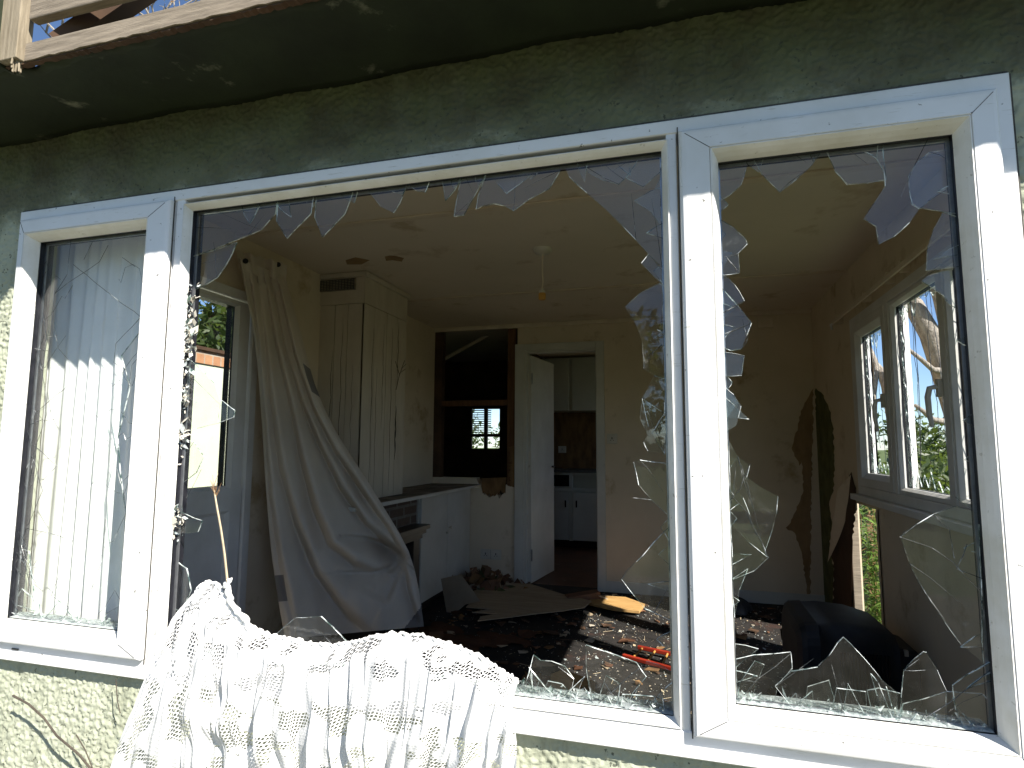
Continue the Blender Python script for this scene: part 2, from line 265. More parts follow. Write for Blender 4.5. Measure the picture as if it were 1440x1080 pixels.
# ---------------------------------------------------------------- mesh helpers
class MB:
    def __init__(s): s.v = []; s.f = []; s.m = []; s.uv = None
    def add(s, vs, fs, mi=0):
        o = len(s.v); s.v += [tuple(p) for p in vs]
        for f in fs: s.f.append([o+i for i in f]); s.m.append(mi)
    def box(s, x0, x1, y0, y1, z0, z1, mi=0):
        vs = [(x, y, z) for x in (x0, x1) for y in (y0, y1) for z in (z0, z1)]
        s.add(vs, [(0, 1, 3, 2), (4, 6, 7, 5), (0, 4, 5, 1), (2, 3, 7, 6), (0, 2, 6, 4), (1, 5, 7, 3)], mi)
    def bar(s, a, b, wd, th, mi=0, up=Vector((0, 0, 1)), wob=0):
        a = Vector(a); b = Vector(b); d = (b-a).normalized(); x = d.cross(up)
        if x.length < 1e-3: x = d.cross(Vector((0, 1, 0)))
        x.normalize(); z = x.cross(d).normalized(); vs = []
        for p in (a, b):
            for i, j in ((-1, -1), (1, -1), (1, 1), (-1, 1)): vs.append(p+x*(i*wd/2)+z*(j*th/2))
        s.add(vs, [(0, 3, 2, 1), (4, 5, 6, 7), (0, 1, 5, 4), (1, 2, 6, 5), (2, 3, 7, 6), (3, 0, 4, 7)], mi)
    def prism(s, pts, ext, mi=0, mside=None):
        n = len(pts); pts = [Vector(p) for p in pts]; e = Vector(ext)
        o = len(s.v); s.v += [tuple(p) for p in pts]+[tuple(p+e) for p in pts]
        s.f.append(list(range(o, o+n))[::-1]); s.m.append(mi); s.f.append(list(range(o+n, o+2*n))); s.m.append(mi)
        for i in range(n):
            j = (i+1) % n; s.f.append([o+i, o+j, o+n+j, o+n+i]); s.m.append(mi if mside is None else mside)
    def tube(s, pts, rad, mi=0, seg=8, cap=True):
        pts = [Vector(p) for p in pts]; n = len(pts); o = len(s.v); prev = None
        if not hasattr(rad, '__len__'): rad = [rad]*n
        for i, p in enumerate(pts):
            d = (pts[min(i+1, n-1)]-pts[max(i-1, 0)]).normalized()
            x = prev if prev else (d.cross(Vector((0, 0, 1))) if abs(d.z) < 0.9 else d.cross(Vector((0, 1, 0))))
            x = (x-d*x.dot(d)).normalized(); prev = x; y = d.cross(x)
            for k in range(seg):
                a = 2*math.pi*k/seg; s.v.append(tuple(p+(x*math.cos(a)+y*math.sin(a))*rad[i]))
        for i in range(n-1):
            for k in range(seg):
                k2 = (k+1) % seg; s.f.append([o+i*seg+k, o+i*seg+k2, o+(i+1)*seg+k2, o+(i+1)*seg+k]); s.m.append(mi)
        if cap:
            s.f.append([o+k for k in range(seg)][::-1]); s.m.append(mi)
            s.f.append([o+(n-1)*seg+k for k in range(seg)]); s.m.append(mi)
    def lathe(s, c, prof, mi=0, seg=20):      # prof: (r, z)
        o = len(s.v); c = Vector(c)
        for r, z in prof:
            for k in range(seg):
                a = 2*math.pi*k/seg; s.v.append((c.x+r*math.cos(a), c.y+r*math.sin(a), c.z+z))
        for i in range(len(prof)-1):
            for k in range(seg):
                k2 = (k+1) % seg; s.f.append([o+i*seg+k, o+i*seg+k2, o+(i+1)*seg+k2, o+(i+1)*seg+k]); s.m.append(mi)
    def ring(s, mp, u0, u1, v0, v1, prof, mis):    # mitred frame; prof: (inset, depth) list
        L = []
        for ins, dp in prof:
            L.append([mp(u0+ins, v0+ins, dp), mp(u1-ins, v0+ins, dp), mp(u1-ins, v1-ins, dp), mp(u0+ins, v1-ins, dp)])
        for i in range(len(L)-1):
            a, b = L[i], L[i+1]
            for k in range(4):
                k2 = (k+1) % 4; s.add([a[k], a[k2], b[k2], b[k]], [(0, 1, 2, 3)], mis[i] if hasattr(mis, '__len__') else mis)
    def grid(s, fn, nu, nv, mi=0, mfn=None):
        o = len(s.v)
        for j in range(nv+1):
            for i in range(nu+1): s.v.append(tuple(fn(i/nu, j/nv)))
        for j in range(nv):
            for i in range(nu):
                a = o+j*(nu+1)+i; s.f.append([a, a+1, a+nu+2, a+nu+1]); s.m.append(mfn((i+.5)/nu, (j+.5)/nv) if mfn else mi)
        s.uvgrid = (nu, nv)
    def build(s, name, mats, parent=None, smooth=False, bevel=0, seg=2):
        me = bpy.data.meshes.new(name); me.from_pydata(s.v, [], s.f)
        for m_ in (mats if isinstance(mats, (list, tuple)) else [mats]): me.materials.append(M[m_] if isinstance(m_, str) else m_)
        me.polygons.foreach_set('material_index', s.m)
        if smooth: me.polygons.foreach_set('use_smooth', [True]*len(s.f))
        me.update()
        o = bpy.data.objects.new(name, me); C.objects.link(o)
        if parent:
            o.parent = parent; o.matrix_parent_inverse = Matrix.Translation(-parent.location)
        if bevel:
            md = o.modifiers.new('bevel', 'BEVEL'); md.width = bevel; md.segments = seg; md.limit_method = 'ANGLE'; md.angle_limit = R(35)
        return o
def tag(o, label=None, cat=None, group=None, kind=None):
    if label: o['label'] = label
    if cat: o['category'] = cat
    if group: o['group'] = group
    if kind: o['kind'] = kind
    return o
def thing(name, label, cat, loc=(0, 0, 0), group=None):
    o = bpy.data.objects.new(name, None); C.objects.link(o); o.location = loc; o.empty_display_size = 0.1
    return tag(o, label, cat, group)
def B(*a, **k):
    m = MB(); m.box(*a, **k); return m

# vectorised value noise
rng = np.random.default_rng(3)
_lat = rng.random((256, 256))
def vnoise(x, y):
    xi = np.floor(x).astype(int); yi = np.floor(y).astype(int); fx = x-xi; fy = y-yi
    fx = fx*fx*(3-2*fx); fy = fy*fy*(3-2*fy)
    g = lambda a, b: _lat[a % 256, b % 256]
    return (g(xi, yi)*(1-fx)+g(xi+1, yi)*fx)*(1-fy)+(g(xi, yi+1)*(1-fx)+g(xi+1, yi+1)*fx)*fy
def fbm(x, y, o=4):
    s = 0; a = 0.5
    for k in range(o): s = s+a*vnoise(x*2**k+17*k, y*2**k+31*k); a *= 0.5
    return s

_LL = _lat.tolist()
def NZ(x, y):
    xi, yi = int(x), int(y); fx, fy = x-xi, y-yi; fx = fx*fx*(3-2*fx); fy = fy*fy*(3-2*fy)
    g = lambda a, b: _LL[a % 256][b % 256]
    return (g(xi, yi)*(1-fx)+g(xi+1, yi)*fx)*(1-fy)+(g(xi, yi+1)*(1-fx)+g(xi+1, yi+1)*fx)*fy
# ---------------------------------------------------------------- setting: ground
g = MB(); g.add([(-400, -400, GROUND-0.004), (400, -400, GROUND-0.004), (400, 400, GROUND-0.004), (-400, 400, GROUND-0.004)], [(0, 1, 2, 3)])
tag(g.build('ground', 'grass'), kind='structure')
g = MB(); g.add([(-6, -5, GROUND), (4, -5, GROUND), (4, 1.3, GROUND), (-6, 1.3, GROUND)], [(0, 1, 2, 3)])
tag(g.build('path', 'ground'), kind='structure')

# ---------------------------------------------------------------- front wall
WX0, WX1, WZ0, WZ1 = -1.99, 0.625, -0.60, 0.725        # window outer
def wall_sheet(mb, x0, x1, z0, z1, step):
    nx = max(1, int((x1-x0)/step)); nz = max(1, int((z1-z0)/step))
    X, Z = np.meshgrid(np.linspace(x0, x1, nx+1), np.linspace(z0, z1, nz+1))
    n1 = vnoise(X*120+5, Z*150); n2 = vnoise(X*230, Z*230+9); n3 = fbm(X*14, Z*14)
    h = np.clip(n1*0.7+n2*0.45-0.40, 0, 0.45)*0.0095+n3*0.005
    Y = 1.3185-h
    o = len(mb.v)
    mb.v += list(zip(X.ravel().tolist(), Y.ravel().tolist(), Z.ravel().tolist()))
    idx = (np.arange(nz)[:, None]*(nx+1)+np.arange(nx)[None, :]).ravel()+o
    fs = np.stack([idx, idx+1, idx+nx+2, idx+nx+1], 1)
    mb.f += fs.tolist(); mb.m += [0]*len(fs)
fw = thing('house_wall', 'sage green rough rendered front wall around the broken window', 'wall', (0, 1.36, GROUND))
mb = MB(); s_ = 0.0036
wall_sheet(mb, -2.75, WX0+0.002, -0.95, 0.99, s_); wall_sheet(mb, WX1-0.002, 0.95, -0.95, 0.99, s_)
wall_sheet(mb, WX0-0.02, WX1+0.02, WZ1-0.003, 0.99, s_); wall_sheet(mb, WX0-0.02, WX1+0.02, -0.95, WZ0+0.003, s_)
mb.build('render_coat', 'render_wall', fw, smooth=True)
mb = MB()
mb.box(-6.0, WX0+0.0, 1.32, 1.42, GROUND, 1.10); mb.box(WX1, XR+0.12, 1.32, 1.42, GROUND, 1.10)
mb.box(WX0, WX1, 1.32, 1.42, WZ1, 1.10); mb.box(WX0, WX1, 1.32, 1.42, GROUND, WZ0)
# end piece right of the render sheet at the same level as the coat
mb.build('wall_core', 'render', fw)

# ---------------------------------------------------------------- eave
ev = thing('roof_eave', 'dark green soffit with broken weathered timber framing, open to the sky at its left end', 'eave', (-0.8, 1.1, 0.965))
def soff(u, v):
    x = -3.2+u*4.6; edge = 1.028+0.006*math.sin(x*23)+0.008*math.sin(x*61+1)*math.sin(x*9)
    y = edge+(1.316-edge)*v
    z = 0.967+0.004*math.sin(x*5+v*3)+0.003*math.sin(x*17)
    return (x, y, z)
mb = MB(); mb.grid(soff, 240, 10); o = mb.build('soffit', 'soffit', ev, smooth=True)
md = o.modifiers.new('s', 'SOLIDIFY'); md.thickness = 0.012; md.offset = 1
# fascia rail in bare timber, ragged lower edge
def ragged_bar(mb, x0, x1, y0, y1, z0, z1, amp, n, mi=0, f=30):
    for k in range(n):
        a = x0+(x1-x0)*k/n; b = x0+(x1-x0)*(k+1)/n
        zz = z0+amp*abs(math.sin(a*f)+math.sin(a*f*2.7+1))*0.5
        zb = z0+amp*abs(math.sin(b*f)+math.sin(b*f*2.7+1))*0.5
        mb.add([(a, y0, zz), (b, y0, zb), (b, y0, z1), (a, y0, z1), (a, y1, zz), (b, y1, zb), (b, y1, z1), (a, y1, z1)],
               [(0, 1, 2, 3), (4, 7, 6, 5), (3, 2, 6, 7), (0, 4, 5, 1)], mi)
    mb.add([(x0, y0, z0), (x0, y1, z0), (x0, y1, z1), (x0, y0, z1)], [(0, 1, 2, 3)], mi)
mb = MB(); ragged_bar(mb, -1.585, 0.9, 1.010, 1.028, 0.965, 1.012, 0.004, 120); mb.build('fascia_rail', 'timber_grey', ev)
mb = MB(); ragged_bar(mb, -1.66, 0.9, 1.014, 1.030, 0.960, 0.9645, 0.005, 260, f=83); mb.build('splintered_strip', 'timber_dark', ev)
B(-1.575, 0.9, 1.005, 1.03, 1.073, 1.15).build('upper_rail', 'timber_grey', ev, bevel=0.003)
mb = MB(); mb.box(-1.665, -1.592, 0.995, 1.03, 0.968, 1.5)
for k in range(9):
    x = -1.60+0.012*random.uniform(-1, 1); mb.bar((x, 0.997+0.003*k, 0.975), (x+random.uniform(-.006, .006), 0.997+0.003*k, 0.942+random.uniform(-.008, .02)), 0.005, 0.004)
mb.build('post', 'timber_yellow', ev, bevel=0.003)
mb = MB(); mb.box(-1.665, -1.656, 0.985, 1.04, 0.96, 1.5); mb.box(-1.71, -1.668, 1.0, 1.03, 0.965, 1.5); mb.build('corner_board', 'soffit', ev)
for a, b in (((-1.52, 1.05, 1.02), (-0.95, 1.30, 1.62)), ((-1.05, 1.03, 1.06), (-1.42, 1.45, 1.62)), ((-0.55, 1.03, 1.03), (-0.62, 2.4, 1.55))):
    mb = MB(); mb.bar(a, b, 0.05, 0.045); mb.build('rafter', 'timber_dark', ev)
rf = MB(); rf.box(-0.85, XR+0.2, 1.0, 1.44, 1.19, 1.205); rf.build('roof_board', 'timber_dark', ev)

# ---------------------------------------------------------------- room shell
s = MB(); s.box(XL-0.12, XR+0.12, 1.42, YB+0.1, FLOOR-0.05, FLOOR); tag(s.build('floor', 'carpet'), kind='structure')
s = MB(); s.box(-3.6, XR+0.12, YB+0.1, 7.6, FLOOR-0.05, FLOOR+0.002); tag(s.build('kitchen_floor', 'lino'), kind='structure')
s = MB(); s.box(XL-0.12, XR+0.12, 1.42, YB+0.001, CEIL, CEIL+0.05); s.box(-3.6, XR+0.12, YB+0.002, 7.6, CEIL+0.002, CEIL+0.05)
tag(s.build('ceiling', 'ceiling'), kind='structure')
# peeled patches on the ceiling near the chimney
for pxs, m_ in ((((486, 366), (500, 362), (520, 366), (508, 372), (488, 372)), 'stained_board'), (((541, 361), (548, 359.5), (556, 360), (568, 363), (565, 368), (552, 366), (543, 367)), 'stained_board')):
    pts = [PZ(x, y, CEIL-0.0015) for x, y in pxs]
    mb = MB(); mb.prism(pts, (0, 0, 0.001)); tag(mb.build('peeled_paint_patch', m_), 'bare brown patch in ceiling paint, ' + ('nearest the chimney breast corner' if pxs[0][0] < 500 else 'beside the chimney breast, further right'), 'paint damage')
cb_ = [(XL, 2.50), (XL, 4.0)]
for k, (x0, y) in enumerate(cb_):
    b = MB(); b.box(x0, XR, y-0.022, y+0.022, CEIL-0.009, CEIL); 
    tag(b.build('ceiling_batten', 'batten', bevel=0.002), ('painted batten across the ceiling nearest the window' if k == 0 else 'painted batten across the ceiling behind the hanging lamp holder'), 'batten', 'battens across the ceiling')
b = MB(); b.box(XL, XR, YB-0.03, YB, CEIL-0.035, CEIL); tag(b.build('ceiling_moulding', 'batten', bevel=0.004), 'painted strip where the back wall meets the ceiling', 'moulding')

# back wall: hole (XL..-1.41, -0.29..1.09), doorway (-1.33..-0.705, ..0.845)
bwall = thing('back_wall', 'cream papered back wall with a doorway and a big torn opening', 'wall', (0, YB, FLOOR))
T = 0.10
mb = MB()
mb.box(-1.41, -1.345, YB, YB+T, FLOOR, CEIL); mb.box(-1.345, -0.69, YB, YB+T, 0.86, CEIL); mb.box(-0.69, XR, YB, YB+T, FLOOR, CEIL)
# left below hole with a ragged top
n_ = 40; xs = np.linspace(XL, -1.41, n_+1)
pts = []
for x in xs:
    d = 0.0 if x < -1.78 else 0.05*abs(math.sin(x*37))+0.03*abs(math.sin(x*91)) + (0.10 if -1.72 < x < -1.52 else 0)
    pts.append((x, YB, -0.29-d))
mb.prism([(XL, YB, FLOOR), (-1.41, YB, FLOOR)]+pts[::-1], (0, T, 0))
mb.build('wallpapered_wall', 'cream', bwall)
# ragged board fringe at the right of the hole
mb = MB(); pts = [(-1.41, YB-0.004, 0.0)]
for k in range(26):
    z = 0.0-k*0.014; pts.append((-1.41-0.02-0.05*abs(math.sin(k*1.7))-0.03*abs(math.sin(k*0.6)), YB-0.004, z))
pts.append((-1.41, YB-0.004, -0.37)); mb.prism(pts, (0, 0.012, 0)); mb.build('torn_edge', 'plaster_brown', bwall)
mb = MB(); pts = []
for k in range(16): pts.append((-1.74+k*0.015, YB-0.006, -0.37-0.05*abs(math.sin(k*1.3))-0.04*abs(math.sin(k*2.9))))
pts += [(-1.51, YB-0.006, -0.28), (-1.74, YB-0.006, -0.29)]; mb.prism(pts, (0, 0.005, 0)); mb.build('torn_edge', 'plaster_brown', bwall)
B(-1.505, -1.43, YB+0.005, YB+0.08, -0.45, CEIL).build('stud', 'timber_orange', bwall, bevel=0.003)
B(XL, -2.14, YB+0.005, YB+0.08, -0.30, CEIL).build('stud', 'timber_dark', bwall, bevel=0.003)
B(-2.14, -1.505, YB+0.01, YB+0.075, 0.36, 0.41).build('noggin', 'timber_orange', bwall, bevel=0.003)
mb = MB(); a = PY(612, 512, YB+0.5); b_ = PY(702, 463, YB+0.5); mb.bar(a, b_, 0.02, 0.03); mb.build('loose_lath', 'batten', bwall)
B(-0.69+0.02, XR-0.0, YB-0.012, YB, FLOOR, FLOOR+0.09).build('skirting', 'white_wood', bwall, bevel=0.003)
mb = MB()
for x in (-0.60, -0.05, 0.28): mb.box(x, x+0.003, YB-0.0015, YB, FLOOR+0.09, CEIL-0.035)
mb.build('board_joint', 'batten', bwall)

# left wall with door opening Y 1.78..2.64, to z 0.80
lwall = thing('side_wall', 'cream left side wall that holds the white glazed door', 'wall', (XL, 3.3, FLOOR))
mb = MB(); mb.box(XL-0.12, XL, 1.42, 1.76, FLOOR, CEIL); mb.box(XL-0.12, XL, 1.76, 2.66, 0.80, CEIL); mb.box(XL-0.12, XL, 2.66, YB, FLOOR, CEIL)
mb.build('wallpapered_wall', 'cream', lwall)
B(XL-0.16, XL-0.121, 2.66, YB-0.02, GROUND, CEIL+.1).build('outer_skin', 'render', lwall)
# right wall: window Y 2.05..3.96, z -0.27..0.77 ; hole Y 3.66..4.16 z ..-0.33
RW0, RW1, RZ0, RZ1 = 2.02, 3.96, -0.27, 0.765
rwall = thing('side_wall', 'cream right side wall with peeling paper and a hole under its window', 'wall', (XR, 3.3, FLOOR))
mb = MB()
mb.box(XR, XR+0.1, 1.42, RW0, FLOOR, CEIL); mb.box(XR, XR+0.1, RW0, RW1, RZ1, CEIL); mb.box(XR, XR+0.1, RW0, RW1, -0.335, RZ0)
mb.box(XR, XR+0.1, RW0, 3.665, FLOOR, -0.335)
mb.box(XR, XR+0.1, RW1, YB+T, -0.335, CEIL); mb.box(XR, XR+0.1, 4.42, YB+T, FLOOR, -0.335)
# ragged edge on the near side of the hole
pts = []
for k in range(22): pts.append((XR, 3.665+0.02+0.02*abs(math.sin(k*1.1))+0.012*math.sin(k*2.3), -0.335-k*0.04))
pts += [(XR, 3.64, -1.175), (XR, 3.64, -0.335)]
mb.prism(pts, (0.04, 0, 0))
mb.build('wallpapered_wall', 'cream', rwall)
B(XR+0.004, XR+0.050, 4.25, 4.30, FLOOR, -0.337).build('stud', 'timber_grey', rwall, bevel=0.003)
B(XR+0.002, XR+0.020, 4.31, 4.42, FLOOR, -0.335).build('inner_board', 'timber_dark', rwall)
B(XR+0.101, XR+0.115, 4.9, YB+.1, GROUND, CEIL).build('outer_skin', 'render', rwall)
# bare plaster patches where the paper has gone (thin, slightly proud)
def patch(name, pts, plane, mat, parent, off=0.002, th=0.0015):
    mb = MB(); Q = []; rj = random.Random(len(pts))
    for i, (x, y) in enumerate(pts):
        x2, y2 = pts[(i+1) % len(pts)]; k_ = max(1, int(math.hypot(x2-x, y2-y)/4)) if y2 < 850 else 1
        for q in range(k_): Q.append((x+(x2-x)*q/k_+(rj.uniform(-1.3, 1.3) if q else 0), y+(y2-y)*q/k_+(rj.uniform(-1, 1) if q else 0)))
    pts = Q
    if plane == 'X': P = [PX(x, y, XR-off) for x, y in pts]; mb.prism(P, (th, 0, 0))
    else: P = [PY(x, y, YB-off) for x, y in pts]; mb.prism(P, (0, th, 0))
    return mb.build(name, mat, parent)
patch('bare_plaster', [(1147, 546), (1158, 556), (1168, 580), (1171, 600), (1173, 640), (1172, 690), (1166, 705), (1170, 735), (1166, 770), (1172, 800), (1170, 866), (1142, 866)], 'X', 'plaster_green', rwall, 0.003)
patch('bare_board', [(1173, 738), (1181, 716), (1187, 694), (1197, 664), (1203, 690), (1203, 712), (1199, 760), (1197, 868), (1171, 868), (1173, 800), (1167, 770)], 'X', 'timber_dark', rwall, 0.006)
patch('bare_board', [(1144, 546), (1136, 560), (1126, 578), (1122, 600), (1116, 622), (1113, 630), (1120, 645), (1124, 655), (1128, 648), (1130, 690), (1112, 735), (1105, 742), (1118, 750), (1128, 780), (1134, 830), (1137, 856), (1139, 856), (1141, 700)], 'Y', 'stained_board', bwall, 0.003)
# curling wallpaper flaps
def flap(p0, p1, p2, p3, curl, parent, mat='cream', n=10):
    p0, p1, p2, p3 = map(Vector, (p0, p1, p2, p3))
    def fn(u, v):
        p = (p0*(1-u)+p1*u)*(1-v)+(p3*(1-u)+p2*u)*v
        return p+Vector((-curl*(1-math.cos(u*2.2)), -0.3*curl*math.sin(u*2)*v, 0.01*math.sin(v*9+u*3)))
    mb = MB(); mb.grid(fn, n, 16); return mb.build('wallpaper_flap', mat, parent, smooth=True)
flap(PX(1199, 664, XR-.004), PX(1189, 690, XR-.004), PX(1174, 790, XR-.004), PX(1192, 720, XR-.004), 0.03, rwall, 'cream')

# rear rooms shell
s = thing('rear_room_wall', 'dim walls of the kitchen and back room beyond the doorway', 'wall', (-1, 7.6, FLOOR))
mb = MB(); mb.box(-1.72, 1.0, 7.42, 7.5, FLOOR, CEIL); mb.box(XR, XR+0.1, YB+T, 5.7, FLOOR, CEIL); mb.box(XR, XR+0.1, 6.9, 7.5, FLOOR, CEIL); mb.box(XR, XR+0.1, 5.7, 6.9, FLOOR, -0.1); mb.box(XR, XR+0.1, 5.7, 6.9, 0.85, CEIL); mb.build('kitchen_wall', 'plaster_brown', s)  # unseen window opening in the right wall, added to brighten the kitchen
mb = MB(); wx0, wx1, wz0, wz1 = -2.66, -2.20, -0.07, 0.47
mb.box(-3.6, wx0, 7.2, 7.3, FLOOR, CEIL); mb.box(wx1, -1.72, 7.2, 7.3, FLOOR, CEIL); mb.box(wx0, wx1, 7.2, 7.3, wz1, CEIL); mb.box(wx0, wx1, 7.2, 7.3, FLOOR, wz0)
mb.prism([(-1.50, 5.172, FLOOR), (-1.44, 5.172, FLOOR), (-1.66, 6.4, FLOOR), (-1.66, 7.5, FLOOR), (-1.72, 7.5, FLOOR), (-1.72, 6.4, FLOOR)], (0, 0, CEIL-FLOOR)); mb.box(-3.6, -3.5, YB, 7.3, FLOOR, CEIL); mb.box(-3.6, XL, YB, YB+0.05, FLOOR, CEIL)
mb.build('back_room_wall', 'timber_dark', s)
bw = thing('rear_window', 'small far window with white louvre slats behind the torn wall opening', 'window', (-2.43, 7.2, -0.07))
mb = MB()
for x in (wx0, (wx0+wx1)/2-0.02, wx1-0.04): mb.box(x, x+0.04, 7.21, 7.26, wz0, wz1)
mb.box(wx0+.04, wx1-.04, 7.212, 7.258, 0.11, 0.15); mb.box(wx0, wx1, 7.209, 7.262, wz0, wz0+0.03); mb.build('frame', 'timber_dark', bw)
mb = MB()
for k in range(11): z = 0.17+k*0.028; mb.bar((wx0+0.04, 7.235, z), (wx1-0.16, 7.235+0.002, z), 0.02, 0.004, up=Vector((0, 0.5, 1)))
mb.build('blind_slats', 'blind', bw)

# ---------------------------------------------------------------- front window
win = thing('front_window', 'large white plastic three-light window with its panes smashed', 'window', (-0.68, 1.34, WZ0))
mpF = lambda u, v, d: (u, d, v)
GX = (-1.381, 0.005)
mb = MB()
# outer frame perimeter (front face Y 1.300)
mb.ring(mpF, WX0, WX1, WZ0, WZ1, [(0, 1.36), (0, 1.302), (0.002, 1.300), (0.030, 1.300), (0.032, 1.303), (0.032, 1.36)], 0)
# transom edge pieces of the middle fixed light: flat + bead
mb.box(GX[0]+0.003, GX[0]+0.033, 1.303, 1.3645, WZ0+0.030, WZ1-0.030); mb.box(GX[1]-0.026, GX[1]-0.003, 1.303, 1.3645, WZ0+0.030, WZ1-0.030)
mb.box(GX[0]-0.030, GX[0]+0.0, 1.31, 1.3645, WZ0+0.030, WZ1-0.030); mb.box(GX[1], GX[1]+0.03, 1.31, 1.3645, WZ0+0.030, WZ1-0.030)
fr = mb.build('outer_frame', 'pvc', win, bevel=0.0025)
# glazing bead of the middle light
mx0, mx1, mz0, mz1 = -1.337, -0.0315, -0.551, 0.666
mb = MB()
def bead(mb, x0, x1, z0, z1, wd, y0, y1, wl=None, wr=None):
    wl = wl or wd; wr = wr or wd
    o = [(x0-wl, z0-wd), (x1+wr, z0-wd), (x1+wr, z1+wd), (x0-wl, z1+wd)]; i_ = [(x0, z0), (x1, z0), (x1, z1), (x0, z1)]
    rings = []
    for t, y in ((0.0, y0+0.004), (0.04, y0), (0.18, y0-0.001), (0.5, y0+(y1-y0)*0.25), (0.8, y0+(y1-y0)*0.62), (1.0, y1)):
        rings.append([(a[0]*(1-t)+b[0]*t, y, a[1]*(1-t)+b[1]*t) for a, b in zip(o, i_)])
    for a, b in zip(rings, rings[1:]):
        for k in range(4): k2 = (k+1) % 4; mb.add([a[k], a[k2], b[k2], b[k]], [(0, 1, 2, 3)])
bead(mb, mx0, mx1, mz0, mz1, 0.0155, 1.2995, 1.322, 0.014, 0.016); mb.build('glazing_bead', 'pvc_bead', win)
def rebate(x0, x1, z0, z1):
    mb = MB(); mb.ring(mpF, x0, x1, z0, z1, [(0, 1.3215), (-0.002, 1.330), (-0.002, 1.345)], 0)
    mb.ring(mpF, x0-.002, x1+.002, z0-.002, z1+.002, [(0, 1.345), (0.0, 1.364)], 0)
    mb.ring(mpF, x0, x1, z0, z1, [(-0.02, 1.3385), (0.004, 1.3385), (0.004, 1.3435), (-0.02, 1.3435)], 1)
    return mb.build('glazing_gasket', ['rubber', 'spacer'], win)
rebate(mx0, mx1, mz0, mz1)
def sash(x0, x1, z0, z1, gx0, gx1, gz0, gz1, label):
    mb = MB()
    # flat face between (x0..x1) and bead start (glass + 0.027)
    o = [(x0, z0), (x1, z0), (x1, z1), (x0, z1)]; bw_ = 0.019
    i_ = [(gx0-bw_, gz0-bw_), (gx1+bw_, gz0-bw_), (gx1+bw_, gz1+bw_), (gx0-bw_, gz1+bw_)]
    def rg(t, y): return [(a[0]*(1-t)+b[0]*t, y, a[1]*(1-t)+b[1]*t) for a, b in zip(o, i_)]
    rings = [rg(0, 1.335), rg(0, 1.289), rg(0.03, 1.2855), rg(0.10, 1.2825), rg(0.22, 1.2815), rg(0.98, 1.2815), rg(1.0, 1.284)]
    for a, b in zip(rings, rings[1:]):
        for k in range(4): k2 = (k+1) % 4; mb.add([a[k], a[k2], b[k2], b[k]], [(0, 1, 2, 3)])
    # weld lines at the mitres
    for (a, b) in zip(o, i_):
        A = Vector((a[0], 1.2812, a[1])); Bv = Vector((b[0], 1.2812, b[1])); A = A.lerp(Bv, 0.2); mb.bar(A, Bv, 0.0012, 0.0006, 1, up=Vector((0, 1, 0)))
    so = mb.build('sash', ['pvc', 'gap'], win); 
    if label: so['label'] = label
    mb = MB(); bead(mb, gx0, gx1, gz0, gz1, bw_, 1.2830, 1.320); b2 = mb.build('glazing_bead', 'pvc_bead', so)
    b2.parent = so; rebate(gx0, gx1, gz0, gz1); return so
sash_l = sash(WX0+0.026, GX[0]-0.003, WZ0+0.034, WZ1-0.034, -1.922, -1.475, -0.511, 0.627, 'narrow left hand opening sash with cracked pane')
sash_r = sash(GX[1]+0.002, WX1-0.028, WZ0+0.030, WZ1-0.036, 0.0893, 0.531, -0.513, 0.622, 'right hand opening sash with jagged pane')
# dark joint lines
mb = MB()
mb.box(GX[0]-0.0035, GX[0]-0.001, 1.2985, 1.302, WZ0+0.02, WZ1-0.02); mb.box(GX[1]-0.0015, GX[1]+0.001, 1.2985, 1.302, WZ0+0.02, WZ1-0.02)
mb.box(WX0, WX1, 1.306, 1.312, WZ1, WZ1+0.006); mb.box(WX1, WX1+0.005, 1.306, 1.312, WZ0, WZ1)
mb.build('joint_line', 'gap', win)
# outside cill
mb = MB(); prof = [(1.315, -0.592), (1.262, -0.600), (1.256, -0.604), (1.256, -0.632), (1.262, -0.636), (1.315, -0.622)]
P = [(WX0-0.03, y, z) for y, z in prof]; mb.prism(P, (WX1-WX0+0.06, 0, 0)); 
mb = MB(); prof = [(1.318, -0.600), (1.298, -0.6005), (1.290, -0.603), (1.289, -0.612), (1.294, -0.616), (1.318, -0.614)]
P = [(WX0-0.005, y, z) for y, z in prof]; mb.prism(P, (WX1-WX0+0.01, 0, 0)); mb.build('cill', 'pvc', win)
mb = MB(); mb.box(-1.86, -1.835, 1.2975, 1.301, -0.588, -0.583); mb.build('drain_slot', 'gap', win)
# inner reveal boards (interior side of the window)
mb = MB(); mb.box(WX0, WX1, 1.3646, 1.43, WZ0-0.01, WZ0+0.008); mb.build('window_board', 'shelf_top', win)

